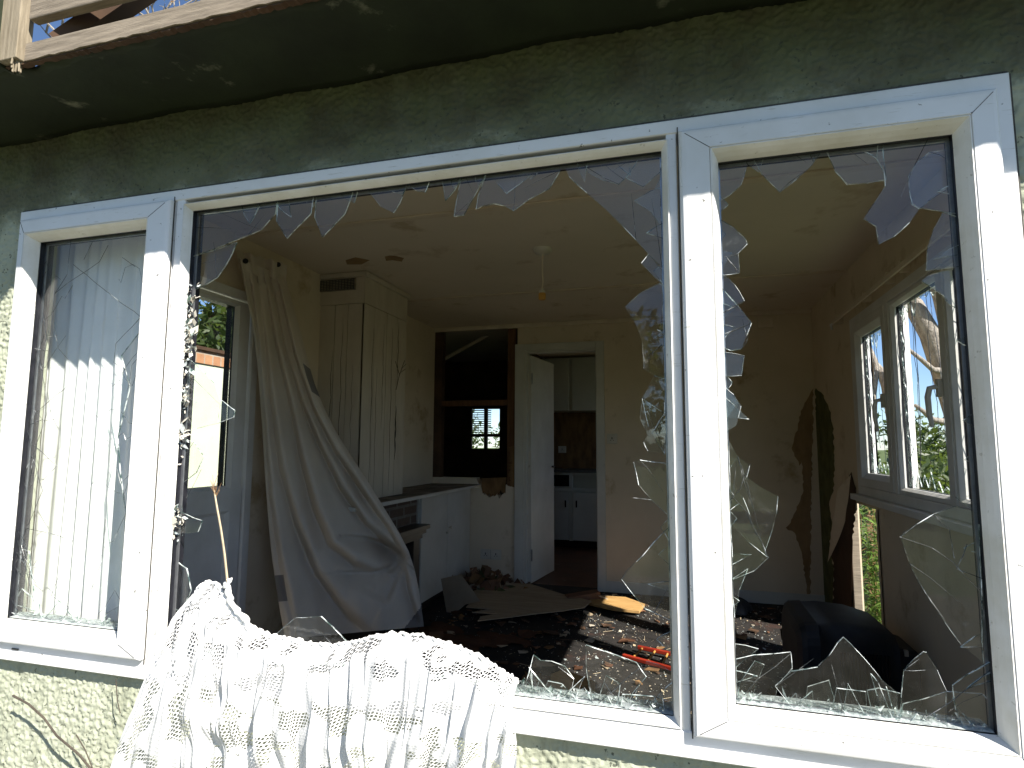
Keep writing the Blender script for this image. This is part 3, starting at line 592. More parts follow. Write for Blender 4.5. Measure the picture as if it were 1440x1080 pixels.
# ---------------------------------------------------------------- glass
GP = 1.3335
SP = [None]
def shard(pts, layer=0, th=0.004, name='glass_shard', tilt=0.0, mat='glass', label=None):
    d = GP+0.0105*layer
    q_ = []
    for x, y in pts:                     # let the pieces run right into the glazing rebate
        if x < 283-45*(y-300)/612+9 and x > 215: x -= 15
        if 930 > x > 270 and y < 297-85*(x-283)/647+7: y -= 6
        if x > 1340+60*(y-195)/835-9: x += 7
        if 1006 < x and y < 226-34*(x-1008)/330+7: y -= 5
        q_.append((x, y))
    pts = q_
    P = [PY(x, y, d) for x, y in pts]
    c = sum((p.z for p in P))/len(P); zmin = min(p.z for p in P); zmax = max(p.z for p in P)
    if tilt:
        P = [Vector((p.x, p.y+tilt*((p.z-zmin) if tilt > -9 else 0), p.z)) for p in P]
    # finer irregular edges
    Q = []
    for i, p in enumerate(P):
        q = P[(i+1) % len(P)]; Q.append(p); L_ = (q-p).length
        nseg = int(L_/0.035)
        for k in range(1, nseg):
            t = k/nseg; j = random.uniform(-0.0016, 0.0016); Q.append(p.lerp(q, t)+Vector((j, 0, random.uniform(-0.0016, 0.0016))))
    mb = MB(); mb.prism(Q, (0, th, 0), 0, 1)
    for i in range(len(Q)):                                  # chipped arrises, their bright glints painted in as pale tubes
        if random.random() < .46:
            a, b = Q[i], Q[(i+1) % len(Q)]; r_ = random.uniform(.0002, .0008); off = Vector((0, random.choice((0, th)), 0))
            mb.tube([a+off, a.lerp(b, .5)+off+Vector((random.uniform(-.0008, .0008), 0, random.uniform(-.0008, .0008))), b+off], [r_, r_*random.uniform(.6, 1.6), r_*.7], 2, 4)
    for k in range(4 if len(Q) > 16 else 2 if len(Q) > 8 else 0):                   # hairline cracks inside the piece
        a = random.choice(Q); b = random.choice(Q)
        if (a-b).length > .02:
            m_ = a.lerp(b, .5)+Vector((random.uniform(-.006, .006), 0, random.uniform(-.006, .006))); e_ = a.lerp(b, random.uniform(.5, .95)); mb.tube([a, m_.lerp(a, .4), e_], [.0006, .0005, .0002], 3, 4)
    o = mb.build(name, [mat, 'edge', 'glint', 'crackline'], SP[0] or win)
    if label: o['label'] = label
    return o
# middle light: top
T_ = [
 ([(620, 252), (650, 250), (640, 266), (626, 282)], 0), ([(650, 248), (688, 243), (667, 275), (652, 302), (638, 304)], 0),
 ([(686, 243), (787, 231), (787, 240), (772, 265), (744, 280), (722, 296), (710, 289), (694, 286), (680, 289), (669, 294), (672, 275)], 0),
 ([(790, 230), (929, 212), (931, 376), (912, 357), (875, 317), (850, 292), (825, 271), (800, 248)], 0),
 ([(815, 229), (903, 217), (893, 232), (877, 252), (870, 259), (845, 252), (826, 241)], 1),
 ([(880, 250), (904, 262), (930, 240), (930, 212), (906, 216)], 1), ([(892, 282), (915, 297), (931, 318), (931, 262), (915, 268)], 1),
 ([(687, 250), (712, 272), (735, 255), (762, 237), (700, 244)], 1),
 ([(902, 370), (912, 357), (931, 380), (931, 399), (917, 386)], 0),
 ([(879, 431), (900, 412), (927, 398), (931, 400), (934, 532), (920, 528), (905, 519), (903, 480), (893, 454)], 0),
 ([(920, 529), (903, 560), (900, 589), (911, 612), (905, 622), (911, 634), (935, 638), (934, 532)], 0),
 ([(903, 560), (935, 582), (936, 640), (912, 600)], 1),
 ([(891, 650), (900, 647), (931, 651), (936, 652), (938, 723), (916, 703), (898, 682)], 0),
 ([(874, 815), (895, 790), (928, 754), (940, 742), (944, 873), (920, 862), (908, 857)], 0),
 ([(750, 921), (760, 929), (775, 930), (794, 937), (807, 955), (800, 990), (734, 981), (741, 955)], 0),
 ([(824, 907), (850, 916), (895, 932), (909, 952), (890, 975), (878, 1000), (834, 995), (828, 965), (824, 940)], 0),
 ([(909, 930), (927, 935), (944, 945), (946, 1012), (880, 1002), (896, 970)], 1), ([(875, 977), (921, 980), (922, 1006), (872, 999)], 0),
 ([(852, 950), (872, 962), (868, 998), (838, 994)], 1), ([(770, 958), (790, 962), (815, 990), (760, 984)], 1), ([(727, 958), (740, 958), (762, 984), (726, 980)], 1),
 ([(389, 891), (415, 869), (451, 867), (487, 902), (480, 950), (385, 930)], 0),
 ([(515, 271), (572, 264), (562, 285), (553, 299), (535, 290)], 0), ([(572, 264), (605, 259), (598, 270), (585, 268)], 0),
 ([(282, 299), (390, 286), (387, 300), (367, 323), (330, 338), (300, 350), (279, 363)], 0),
 ([(390, 286), (441, 280), (437, 300), (403, 335), (388, 310)], 0), ([(445, 279), (497, 273), (485, 300), (453, 333), (442, 305)], 0),
 ([(279, 363), (333, 340), (317, 373), (305, 390), (276, 415)], 1),
 ([(271, 498), (283, 520), (302, 540), (310, 562), (330, 577), (328, 587), (307, 595), (262, 609)], 0),
 ([(262, 612), (272, 622), (286, 642), (276, 664), (257, 690)], 1), ([(255, 715), (284, 732), (278, 748), (252, 752)], 0),
 ([(249, 780), (262, 800), (268, 830), (254, 860), (243, 850)], 1), ([(240, 880), (258, 890), (266, 915), (238, 912)], 0),
]
for p, ly in T_: shard(p, ly)
# right light
R_ = [
 ([(1008, 226), (1055, 221), (1042, 260), (1025, 275), (1009, 284)], 0), ([(1055, 221), (1160, 211), (1141, 233), (1120, 252), (1097, 270), (1072, 245)], 0),
 ([(1160, 211), (1242, 203), (1247, 252), (1220, 257), (1192, 259), (1175, 240)], 0),
 ([(1235, 203), (1338, 192), (1341, 305), (1325, 297), (1294, 292), (1280, 312), (1258, 332), (1236, 343), (1232, 318), (1215, 307), (1230, 285), (1245, 262), (1243, 240), (1233, 222)], 0),
 ([(1278, 247), (1290, 228), (1307, 214), (1339, 208), (1340, 257), (1320, 270), (1305, 283), (1293, 293), (1283, 287), (1279, 268)], 1),
 ([(1327, 298), (1313, 323), (1305, 347), (1303, 380), (1345, 374), (1341, 300)], 0), ([(1297, 395), (1307, 387), (1345, 374), (1350, 440), (1335, 427), (1327, 415)], 1),
 ([(1014, 309), (1032, 320), (1048, 335), (1051, 343), (1038, 356), (1040, 384), (1016, 387)], 0), ([(1014, 380), (1033, 400), (1047, 423), (1027, 431), (1017, 425)], 1),
 ([(1016, 405), (1040, 432), (1057, 454), (1050, 472), (1043, 490), (1027, 493), (1018, 490)], 0), ([(1019, 495), (1047, 500), (1043, 528), (1020, 529)], 0),
 ([(1020, 545), (1032, 555), (1042, 571), (1038, 588), (1035, 599), (1022, 606)], 0), ([(1020, 540), (1038, 566), (1022, 590)], 1),
 ([(1025, 620), (1037, 641), (1054, 655), (1050, 671), (1070, 685), (1094, 698), (1092, 722), (1086, 747), (1076, 775), (1081, 784), (1061, 803), (1031, 815), (1026, 720)], 0),
 ([(1024, 672), (1045, 700), (1080, 784), (1050, 760), (1027, 735)], 1), ([(1029, 815), (1052, 800), (1040, 830), (1033, 868)], 0),
 ([(1267, 755), (1290, 737), (1313, 723), (1345, 712), (1370, 722), (1384, 935), (1377, 927), (1353, 907), (1330, 876), (1310, 847), (1292, 818), (1280, 793)], 0),
 ([(1186, 896), (1205, 915), (1224, 936), (1240, 956), (1262, 975), (1262, 1021), (1120, 1003), (1090, 965), (1113, 944), (1150, 938), (1166, 922), (1178, 904)], 0),
 ([(1271, 943), (1285, 928), (1299, 917), (1304, 918), (1318, 942), (1331, 971), (1331, 1026), (1266, 1020)], 0),
 ([(1035, 927), (1060, 921), (1112, 917), (1114, 940), (1095, 962), (1087, 995), (1036, 990)], 1), ([(1136, 966), (1166, 957), (1174, 984), (1171, 1006), (1131, 1002)], 1),
 ([(1177, 968), (1218, 973), (1220, 1012), (1168, 1006)], 0), ([(1220, 971), (1236, 968), (1267, 976), (1270, 1000), (1256, 1018), (1228, 1014)], 1),
 ([(1271, 990), (1331, 973), (1382, 976), (1397, 1000), (1399, 1033), (1262, 1018)], 1), ([(1388, 930), (1362, 948), (1340, 964), (1345, 1000), (1396, 1030)], 0),
 ([(1040, 962), (1062, 930), (1075, 935), (1055, 990), (1038, 988)], 0), ([(1225, 948), (1235, 960), (1255, 1010), (1246, 1012)], 0),
]
SP[0] = sash_r
for p, ly in R_: shard(p, ly)
SP[0] = None
# random spiky remnants along the frame edges, in front of or behind the traced ones
rs = random.Random(41)
def fringe(a, b, inward, n, lmin, lmax):
    for k in range(n):
        t = (k+rs.uniform(.1, .9))/n; w_ = rs.uniform(5, 14); L_ = lmin+(lmax-lmin)*rs.random()**1.7
        bx_, by_ = a[0]+(b[0]-a[0])*t, a[1]+(b[1]-a[1])*t; ex, ey = (b[0]-a[0]), (b[1]-a[1]); q = math.hypot(ex, ey); ex /= q; ey /= q
        ix, iy = inward; sk = rs.uniform(-.7, .7)
        tip = (bx_+ix*L_+ex*sk*L_, by_+iy*L_+ey*sk*L_)
        m1 = (bx_-ex*w_*.8+(ix+ex*sk)*L_*.45, by_-ey*w_*.8+(iy+ey*sk)*L_*.45); m2 = (bx_+ex*w_*.5+(ix+ex*sk)*L_*.55, by_+ey*w_*.5+(iy+ey*sk)*L_*.55)
        shard([(bx_-ex*w_*1.3, by_-ey*w_*1.3), m1, tip, m2, (bx_+ex*w_*1.2, by_+ey*w_*1.2)], rs.choice((0, 1)))
fringe((930, 235), (946, 990), (-1, 0), 13, 8, 34); fringe((300, 298), (900, 219), (0, 1), 10, 6, 26); fringe((735, 984), (944, 1011), (0, -1), 8, 12, 48)
SP[0] = sash_r
fringe((1009, 250), (1037, 985), (1, 0), 14, 8, 34); fringe((1343, 230), (1398, 990), (-1, 0), 10, 10, 42); fringe((1020, 225), (1230, 204), (0, 1), 4, 8, 22); fringe((1042, 992), (1392, 1030), (0, -1), 9, 14, 50)
SP[0] = sash_l
# left light: nearly whole pane with fractures; plus leaning pieces at its foot
mb = MB(); P = [PY(x, y, GP) for x, y in [(52, 334), (210, 318), (205, 455), (170, 500), (182, 545), (165, 615), (168, 660), (176, 720), (168, 889), (4, 872), (30, 600)]]
mb.prism(P, (0, 0.004, 0), 0, 1); lp = mb.build('cracked_pane', ['glass', 'edge'], sash_l); lp['label'] = 'left pane webbed with cracks, still mostly in its frame'
def crackln(parent, lines, wd=0.0016, off=-0.001):
    mb = MB()
    for ln in lines:
        P = [PY(x, y, GP+off) for x, y in ln]; Q = []
        for a, b in zip(P, P[1:]):
            n_ = max(1, int((b-a).length/0.03))
            for k in range(n_): Q.append(a.lerp(b, k/n_)+(Vector((random.uniform(-.002, .002), 0, random.uniform(-.002, .002))) if k else Vector()))
        Q.append(P[-1]); mb.tube(Q, wd/2, 0, 4)
    return mb.build('fracture', 'crackline', parent)
crackln(sash_l, [[(152, 345), (140, 368), (123, 380), (95, 398), (77, 413)], [(103, 372), (150, 410), (198, 446)], [(100, 335), (95, 385), (77, 413), (73, 440), (77, 467), (82, 490), (97, 507), (98, 540), (50, 580), (36, 600)],
 [(55, 503), (62, 540), (65, 583), (48, 637), (40, 680)], [(197, 447), (163, 483), (160, 510), (176, 520), (182, 545)], [(60, 440), (66, 480), (62, 503)], [(38, 743), (70, 750), (102, 760), (72, 837), (97, 854), (92, 866)],
 [(60, 590), (36, 600), (45, 625), (80, 655), (60, 675)], [(20, 700), (45, 640), (60, 690), (30, 760), (25, 830)], [(18, 770), (35, 790), (50, 860)], [(148, 730), (143, 790), (120, 850)], [(130, 340), (118, 365)], [(190, 375), (172, 362)], [(12, 835), (25, 860), (40, 868)]])
rc_ = random.Random(5); LN_ = []
for k in range(26):
    y = rc_.uniform(345, 860); xl = 54-48*(y-336)/534; xr_ = 207-38*(y-322)/560; side = rc_.random() < .5
    x = xl if side else xr_; ln = [(x, y)]
    for q in range(rc_.randint(2, 5)):
        x += (1 if side else -1)*rc_.uniform(3, 16); y += rc_.uniform(-26, 26); x = min(max(x, xl), xr_)
        ln.append((x, min(max(y, 340), 866)))
    LN_.append(ln)
crackln(sash_l, LN_, 0.0011)
for p, ly in [([(12, 862), (30, 828), (55, 850), (60, 875)], 1), ([(140, 880), (150, 862), (172, 850), (168, 888)], 1), ([(60, 872), (82, 845), (110, 878)], 1), ([(22, 770), (40, 775), (50, 860), (18, 850)], 1)]: shard(p, ly)
SP[0] = None
# fractures in the other panes' big shards
crackln(win, [[(820, 232), (870, 259), (880, 250)], [(912, 500), (931, 485)], [(1265, 755), (1310, 770), (1340, 790), (1378, 830)], [(1313, 724), (1335, 745), (1342, 785)], [(1385, 815), (1345, 800), (1355, 780), (1360, 765)],
 [(1022, 690), (1050, 720), (1080, 784)], [(1055, 652), (1040, 690), (1024, 705)], [(1016, 440), (1045, 425)], [(1018, 470), (1055, 455)], [(1040, 384), (1020, 360)], [(1300, 1010), (1340, 985), (1395, 940)], [(1040, 985), (1065, 955), (1112, 919)],
 [(840, 990), (880, 955), (905, 935)], [(850, 960), (875, 998)], [(890, 700), (916, 703)], [(283, 660), (262, 700)], [(300, 340), (305, 390)]], 0.0013)
# powder and crumbs of glass lying in the foot of each light: uncountable
mb = MB()
for (x0, x1, zb) in ((-1.918, -1.48, -0.509), (-1.33, -0.04, -0.549), (0.094, 0.526, -0.510)):
    n_ = int((x1-x0)*1500)
    for k in range(n_):
        x = random.uniform(x0, x1); y = random.uniform(1.322, 1.365); s_ = random.uniform(0.0012, 0.006)*(1 if random.random() < .93 else 3.0)
        if zb == -0.549 and x > -0.35: s_ *= 1.3
        if random.random() > 0.15+1.3*NZ(x*14+40, 3.3)**1.5: continue
        c = Vector((x, y, zb+random.uniform(0, 0.012)*(0.4+0.6*abs(math.sin(x*19)))+s_*0.4))
        a = Vector((random.gauss(0, 1), random.gauss(0, .5), random.gauss(0, 1))).normalized()*s_
        b = Vector((random.gauss(0, 1), random.gauss(0, .5), random.gauss(0, 1))).normalized()*s_
        mb.add([c, c+a, c+b], [(0, 1, 2)], random.choice((0, 0, 1, 2, 2)))
# whitish flakes of putty and glass stuck down the left jamb of the middle light
for k in range(230):
    z = random.choice((.41, .33, .30, .22, .12, .02, -.2))+random.gauss(0, .028); 
    if not -0.5 < z < 0.46: continue
    x = -1.337+abs(random.gauss(0, .013)); s_ = random.uniform(.0015, .008)*(1 if random.random() < .8 else 1.8); c = Vector((x, random.uniform(1.316, 1.335), z))
    a = Vector((random.gauss(0, .5), random.gauss(0, .5), random.gauss(0, 1))).normalized()*s_*1.5; b = Vector((random.gauss(0, 1), random.gauss(0, .4), random.gauss(0, .5))).normalized()*s_
    mb.add([c-a, c+b, c+a, c-b*.7], [(0, 1, 2, 3)], random.choice((1, 3, 3, 0)))
o = mb.build('glass_crumbs', ['edge', 'powder', 'glass', 'plastic'], win); o['kind'] = 'stuff'
mb = MB()
for (x0, x1, zb) in ((-1.920, -1.477, -0.5105), (-1.335, -0.033, -0.5505), (0.091, 0.529, -0.5125)):
    mb.grid(lambda u, v: (x0+(x1-x0)*u, 1.324+0.06*v, zb+0.0006+0.010*NZ(u*70, v*6+30)*NZ(u*9+3, 2.2)*math.sin(math.pi*v)), 90, 4)
mb.build('glass_dust', 'powder', win)

# left-pane net curtain, hung inside
def hang(name, x0, x1, y, z0, z1, n, amp, mat, label, cat):
    def fn(u, v):
        x = x0+(x1-x0)*(u+0.03*math.sin(6*u+2*v)); k_ = 0.35+1.1*NZ(u*6+2, v*1.5); return (x, y+amp*k_*math.sin(u*n*6.283+2.6*NZ(u*4, v*1.6)+0.8*math.sin(v*3))+0.5*amp*NZ(u*n*3.1, v*3), z1+(z0-z1)*v)
    mb = MB(); mb.grid(fn, 160, 24); return tag(mb.build(name, mat, smooth=True), label, cat)
hang('net_curtain', -2.06, -1.56, 1.455, -0.95, 0.80, 8, 0.011, 'net', 'white net curtain hanging in pleats behind the cracked left pane', 'curtain')
hang('cloth_strip', -2.10, -2.03, 1.43, -0.9, 0.50, 1.5, 0.008, 'brown_cloth', 'narrow brown cloth strip beside the white net curtain', 'curtain')

# ---------------------------------------------------------------- glazed door in left wall
dr = thing('glazed_door', 'white plastic door with tall upper glass in the left side wall', 'door', (XL, 2.2, FLOOR))
mpL = lambda u, v, d: (XL+d, u, v)
mb = MB(); mb.ring(mpL, 1.76, 2.66, FLOOR+0.001, 0.80, [(0, -0.12), (0, 0.018), (0.045, 0.018), (0.05, 0.008), (0.05, -0.09)], 0); mb.build('door_frame', 'pvc_in', dr, bevel=0.003)
def quadring(mb, o, i_, y0, y1, mi=0):
    for k in range(4):
        k2 = (k+1) % 4; mb.add([mpL(*o[k], y0), mpL(*o[k2], y0), mpL(*i_[k2], y1), mpL(*i_[k], y1)], [(0, 1, 2, 3)], mi)
def rc(a, b, c, d): return [(a, c), (b, c), (b, d), (a, d)]
mb = MB()
quadring(mb, rc(1.815, 2.605, -0.27, 0.745), rc(1.92, 2.53, -0.225, 0.725), 0.002, 0.002); quadring(mb, rc(1.92, 2.53, -0.225, 0.725), rc(1.93, 2.515, -0.21, 0.715), 0.002, -0.02)
quadring(mb, rc(1.815, 2.605, FLOOR+.02, -0.27), rc(1.91, 2.53, FLOOR+.16, -0.335), 0.002, 0.002); quadring(mb, rc(1.91, 2.53, FLOOR+.16, -0.335), rc(1.93, 2.51, FLOOR+.18, -0.35), 0.002, -0.012)
mb.add([mpL(a, b, -0.012) for a, b in rc(1.93, 2.51, FLOOR+.18, -0.35)], [(0, 1, 2, 3)])
mb.box(XL-0.06, XL-0.03, 1.815, 2.605, FLOOR+.02, -0.215); 
mb.build('door_leaf', 'pvc_in', dr)
mb = MB(); quadring(mb, rc(1.93, 2.515, -0.21, 0.715), rc(1.93, 2.515, -0.21, 0.715), -0.02, -0.07); mb.build('door_gasket', 'rubber', dr)
B(XL-0.035, XL-0.029, 1.93, 2.515, -0.21, 0.715).build('glass', 'glass_clear', dr)

# ---------------------------------------------------------------- right-hand window
rw = thing('side_window', 'white plastic window with shattered lights in the right side wall', 'window', (XR, 3.0, RZ0))
mpR = lambda u, v, d: (XR+d, u, v)
mb = MB(); mb.ring(mpR, RW0, RW1, RZ0, RZ1, [(0, 0.1), (0, -0.012), (0.045, -0.012), (0.048, -0.008), (0.048, 0.060)], 0); mb.build('outer_frame', 'pvc_in', rw, bevel=0.003)
lights = [(3.335, 3.912), (2.70, 3.285), (2.07, 2.65)]
for y in (3.31, 2.675): B(XR-0.010, XR+0.08, y-0.026, y+0.026, RZ0+.048, RZ1-.048).build('mullion', 'pvc_in', rw, bevel=0.003)
for i, (a, b) in enumerate(lights):
    ins = 0.075 if i == 0 else 0.03
    mb = MB(); mb.ring(mpR, a, b, RZ0+0.05, RZ1-0.05, [(0, 0.05), (0, -0.014 if i == 0 else -0.004), (ins*0.6, -0.014 if i == 0 else -0.004), (ins, 0.012), (ins, 0.02)], 0)
    mb.ring(mpR, a+ins, b-ins, RZ0+.05+ins, RZ1-.05-ins, [(0, 0.02), (0, 0.045)], 1); mb.ring(mpR, a+ins, b-ins, RZ0+.05+ins, RZ1-.05-ins, [(0, 0.045), (-0.004, 0.058)], 2)
    mb.build('sash', ['pvc_in', 'rubber', 'pvc'], rw)
    # jagged remains of glass
    y0, y1, z0, z1 = a+ins, b-ins, RZ0+.05+ins, RZ1-.05-ins
    rr = random.Random(11+i)
    for side in range(4):
        n_ = 7; pts = []; L_ = (y1-y0) if side in (0, 2) else (z1-z0)
        for k in range(2*n_+1):
            t = k/(2*n_); dpt = (rr.uniform(0.02, 0.10) if k % 2 else rr.uniform(0.004, 0.02))
            if side == 0: pts.append((XR+0.03, y0+t*L_, z0+dpt))
            elif side == 1: pts.append((XR+0.03, y0+dpt*0.8, z0+t*L_))
            elif side == 2: pts.append((XR+0.03, y0+t*L_, z1-dpt))
            else: pts.append((XR+0.03, y1-dpt*0.8, z0+t*L_))
        base = {0: [(XR+.03, y1, z0), (XR+.03, y0, z0)], 1: [(XR+.03, y0, z1), (XR+.03, y0, z0)], 2: [(XR+.03, y1, z1), (XR+.03, y0, z1)], 3: [(XR+.03, y1, z1), (XR+.03, y1, z0)]}[side]
        mb = MB(); mb.prism(pts+base, (0.004, 0, 0), 0, 1); mb.build('glass_shard', ['glass', 'edge'], rw)
    mb = MB()
    for k in range(9):
        P = [Vector((XR+0.031, rr.uniform(y0, y1), z1))]
        for q in range(6): P.append(P[-1]+Vector((0, rr.uniform(-.03, .03), -(z1-z0)/7*rr.uniform(.5, 1.3))))
        P = [Vector((p.x, min(max(p.y, y0), y1), max(p.z, z0))) for p in P]; mb.tube(P, 0.0012, 0, 4)
    mb.build('fracture', 'crackline', rw)
for y in (3.385, 2.70):
    mb = MB(); mb.box(XR-0.03, XR-0.012, y-0.012, y+0.012, 0.20, 0.27)
    mb.tube([(XR-0.03, y, 0.24), (XR-0.055, y, 0.235), (XR-0.062, y+0.004, 0.20), (XR-0.058, y+0.01, 0.13), (XR-0.05, y+0.01, 0.08)], [0.010, 0.011, 0.011, 0.010, 0.007], 0, 10)
    mb.build('handle', 'plastic', rw, smooth=False)
B(XR-0.05, XR, RW0-.02, RW1+.03, RZ0-0.035, RZ0-0.002).build('window_board', 'pvc_in', rw, bevel=0.004)
cr = thing('curtain_rail', 'white plastic curtain rail fixed above the side window', 'curtain rail', (XR, 3, 0.8))
mb = MB(); mb.box(XR-0.055, XR-0.043, 1.9, 4.19, 0.79, 0.815); mb.build('rail', 'batten', cr, bevel=0.002)
for y in (4.15, 3.55, 3.18, 2.98, 2.5):
    mb = MB(); mb.box(XR-0.042, XR, y-0.012, y+0.012, 0.785, 0.84); mb.build('bracket', 'batten', cr, bevel=0.002)
mb = MB(); mb.tube([(XR-.04, 4.17, 0.80), (XR-.06, 4.2, 0.79), (XR-.05, 4.21, 0.76)], 0.008); mb.build('end_stop', 'pvc_in', cr)

# ---------------------------------------------------------------- chimney breast, shelf, fireplace, cupboard
ch = thing('chimney_breast', 'boarded chimney breast with split white paint and an air grille', 'chimney breast', (-2.05, 3.5, -0.34))
CX, C0, C1 = -1.90, 3.24, 3.83
B(XL, CX-0.012, C0+0.012, C1, -0.35, CEIL).build('core', 'crack', ch)
def boards(horizontal_x, a0, a1, fixed, z0, z1, nb, parent):
    xs = [a0]+sorted(a0+(a1-a0)*(k+random.uniform(-.15, .15))/nb for k in range(1, nb))+[a1]
    for k in range(nb):
        g_ = random.choice((0.0008, 0.002, 0.004)) if k else 0
        # edges wander a little so the gap opens and closes
        n_ = 14; l_ = []; r_ = []
        for q in range(n_+1):
            z = z0+(z1-z0)*q/n_; w1 = 0.0018*math.sin(q*1.3+k*5)+0.0016*math.sin(q*3.1+k)
            l_.append((xs[k]+(g_+max(0, w1) if k else 0), z)); r_.append((xs[k+1]-(max(0, -w1) if k < nb-1 else 0), z))
        pts = l_+r_[::-1]
        if horizontal_x: P = [(x, fixed, z) for x, z in pts]; e = (0, 0.011, 0)
        else: P = [(fixed, x, z) for x, z in pts]; e = (-0.011, 0, 0)
        mb = MB(); mb.prism(P, e); mb.build('board', 'board', parent)
boards(True, XL, CX-0.001, C0, -0.34, 0.885, 3, ch)
boards(False, C0+0.0, C1, CX, -0.34, 0.885, 4, ch)
B(XL, CX+0.004, C0-0.006, C0+0.012, 0.887, 1.055).build('frieze_board', 'board', ch)
B(CX-0.012, CX+0.004, C0+0.0125, C1+0.004, 0.887, 1.055).build('frieze_board', 'board', ch)
mb = MB(); mb.box(XL, CX+0.022, C0-0.022, C0+0.012, 1.055, CEIL-.002); mb.box(CX-0.012, CX+0.022, C0+0.013, C1+0.022, 1.055, CEIL-.002); mb.build('cornice', 'board', ch, bevel=0.006)
mb = MB()
a = PY(450, 395, C0-0.012); b = PY(500, 407, C0-0.012); mb.box(a.x, b.x, C0-0.016, C0-0.006, b.z, a.z)
gr = mb.build('air_grille', 'vent', ch)
mb = MB()
for k in range(7): z = b.z+(a.z-b.z)*(k+.5)/7; mb.box(a.x+.006, b.x-.006, C0-0.019, C0-0.0161, z-.0022, z+.0022)
for k in range(12): x = a.x+(b.x-a.x)*(k+.5)/12; mb.box(x-.002, x+.002, C0-0.0185, C0-0.0162, b.z+.004, a.z-.004)
mb.build('grille_bars', 'gap', gr).parent = gr
# split crevices
mb = MB()
for xs_, zt, zb, wd, side in [(3.70, 0.27, -0.10, 0.018, 1), (3.71, 0.86, 0.40, 0.009, 1), (3.62, .8, -.3, .006, 1), (3.50, .8, .1, .005, 1), (3.36, .75, -.25, .006, 1), (3.42, .5, -.3, .004, 1), (-2.05, .80, -.28, .004, 0), (-2.12, .6, -.1, .004, 0), (-1.97, .5, -.1, .002, 0)]:
    n_ = 16; A = []; Bq = []
    for q in range(n_+1):
        t = q/n_; z = zt+(zb-zt)*t; c = xs_+0.004*math.sin(q*1.1)+0.002*math.sin(q*2.9); h = wd*math.sin(math.pi*min(max(t, .02), .98))**0.6*(0.6+0.4*abs(math.sin(q*2.2)))/2
        A.append((c-h, z)); Bq.append((c+h, z))
    pts = A+Bq[::-1]
    if side: mb.prism([(CX+0.0006, x, z) for x, z in pts], (-0.0004, 0, 0))
    else: mb.prism([(x, C0-0.0006, z) for x, z in pts], (0, 0.0004, 0))
mb.build('split', 'crack', ch)
# dead twig stuck on the chimney
mb = MB()
base = PX(557, 540, CX+0.01)
for (pp) in ([(557, 548), (561, 530), (566, 515), (569, 507)], [(562, 527), (559, 518), (556, 508)], [(565, 518), (571, 512)], [(563, 524), (570, 519)]):
    mb.tube([PX(x, y, CX+0.012) for x, y in pp], 0.0018, 0, 5)
tag(mb.build('twig_or_twig_shadow', 'bark_dark'), 'thin dark twig caught in the split boarding of the chimney breast', 'twig')
sh = thing('mantel_shelf', 'long white edged shelf running under the chimney breast and over the cupboard', 'shelf', (-1.9, 4, -0.36))
B(XL, -1.745, 2.95, YB, -0.368, -0.346).build('shelf_board', 'white_wood', sh, bevel=0.003)
B(XL+.005, -1.76, 2.97, YB-.01, -0.3458, -0.3445).build('dust_layer', 'shelf_top', sh)
fp = thing('fireplace', 'sooty brick fireplace with dark mantel below the shelf', 'fireplace', (-1.95, 3.5, FLOOR))
mb = MB(); mb.box(XL, -1.86, 3.10, 3.985, -0.62, -0.369); mb.build('brickwork', 'hearth_brick', fp)
mb = MB(); mb.box(XL, -1.735, 3.20, 3.95, -0.585, -0.555); mb.box(XL, -1.755, 3.22, 3.93, -0.615, -0.586); mb.box(XL, -1.775, 3.24, 3.91, -0.65, -0.616); mb.build('mantel', 'mantel_dark', fp, bevel=0.003)
for y_ in (3.80, 3.25): B(XL, -1.79, y_, y_+0.10, FLOOR, -0.651).build('surround', 'mantel_dark', fp, bevel=0.004)
mb = MB(); mb.box(XL, -1.83, 3.351, 3.799, FLOOR, -0.72); mb.box(-1.83, -1.80, 3.40, 3.75, FLOOR, -1.0); mb.build('firebox', 'grate', fp, bevel=0.01)
mb = MB()
for k in range(8): mb.tube([(-1.795, 3.42+k*0.045, -1.15), (-1.785, 3.42+k*0.045, -1.0)], 0.005)
mb.build('grate_bars', 'grate', fp)
cu = thing('alcove_cupboard', 'white two door cupboard under the shelf in the alcove', 'cupboard', (-1.95, 4.5, FLOOR))
B(XL, -1.852, 4.0, YB, FLOOR+0.06, -0.369).build('carcass', 'white_wood', cu)
B(XL, -1.87, 4.0, YB, FLOOR, FLOOR+0.059).build('plinth', 'mantel_dark', cu)
for k, (a, b) in enumerate(((4.01, 4.505), (4.512, 5.04))):
    d = B(-1.851, -1.832, a, b, FLOOR+0.07, -0.38).build('door', 'white_wood', cu, bevel=0.003)
    mb = MB(); mb.lathe((0, 0, 0), [(0, 0), (0.006, 0), (0.006, 0.012), (0.013, 0.017), (0.013, 0.024), (0, 0.027)], seg=14)
    mb.v = [(-1.832+z, y+(4.48 if k == 0 else 4.545), x-0.66+(-.03 if k == 0 else 0)) for x, y, z in mb.v]; mb.build('knob', 'plastic', d).parent = d
    bpy.data.objects
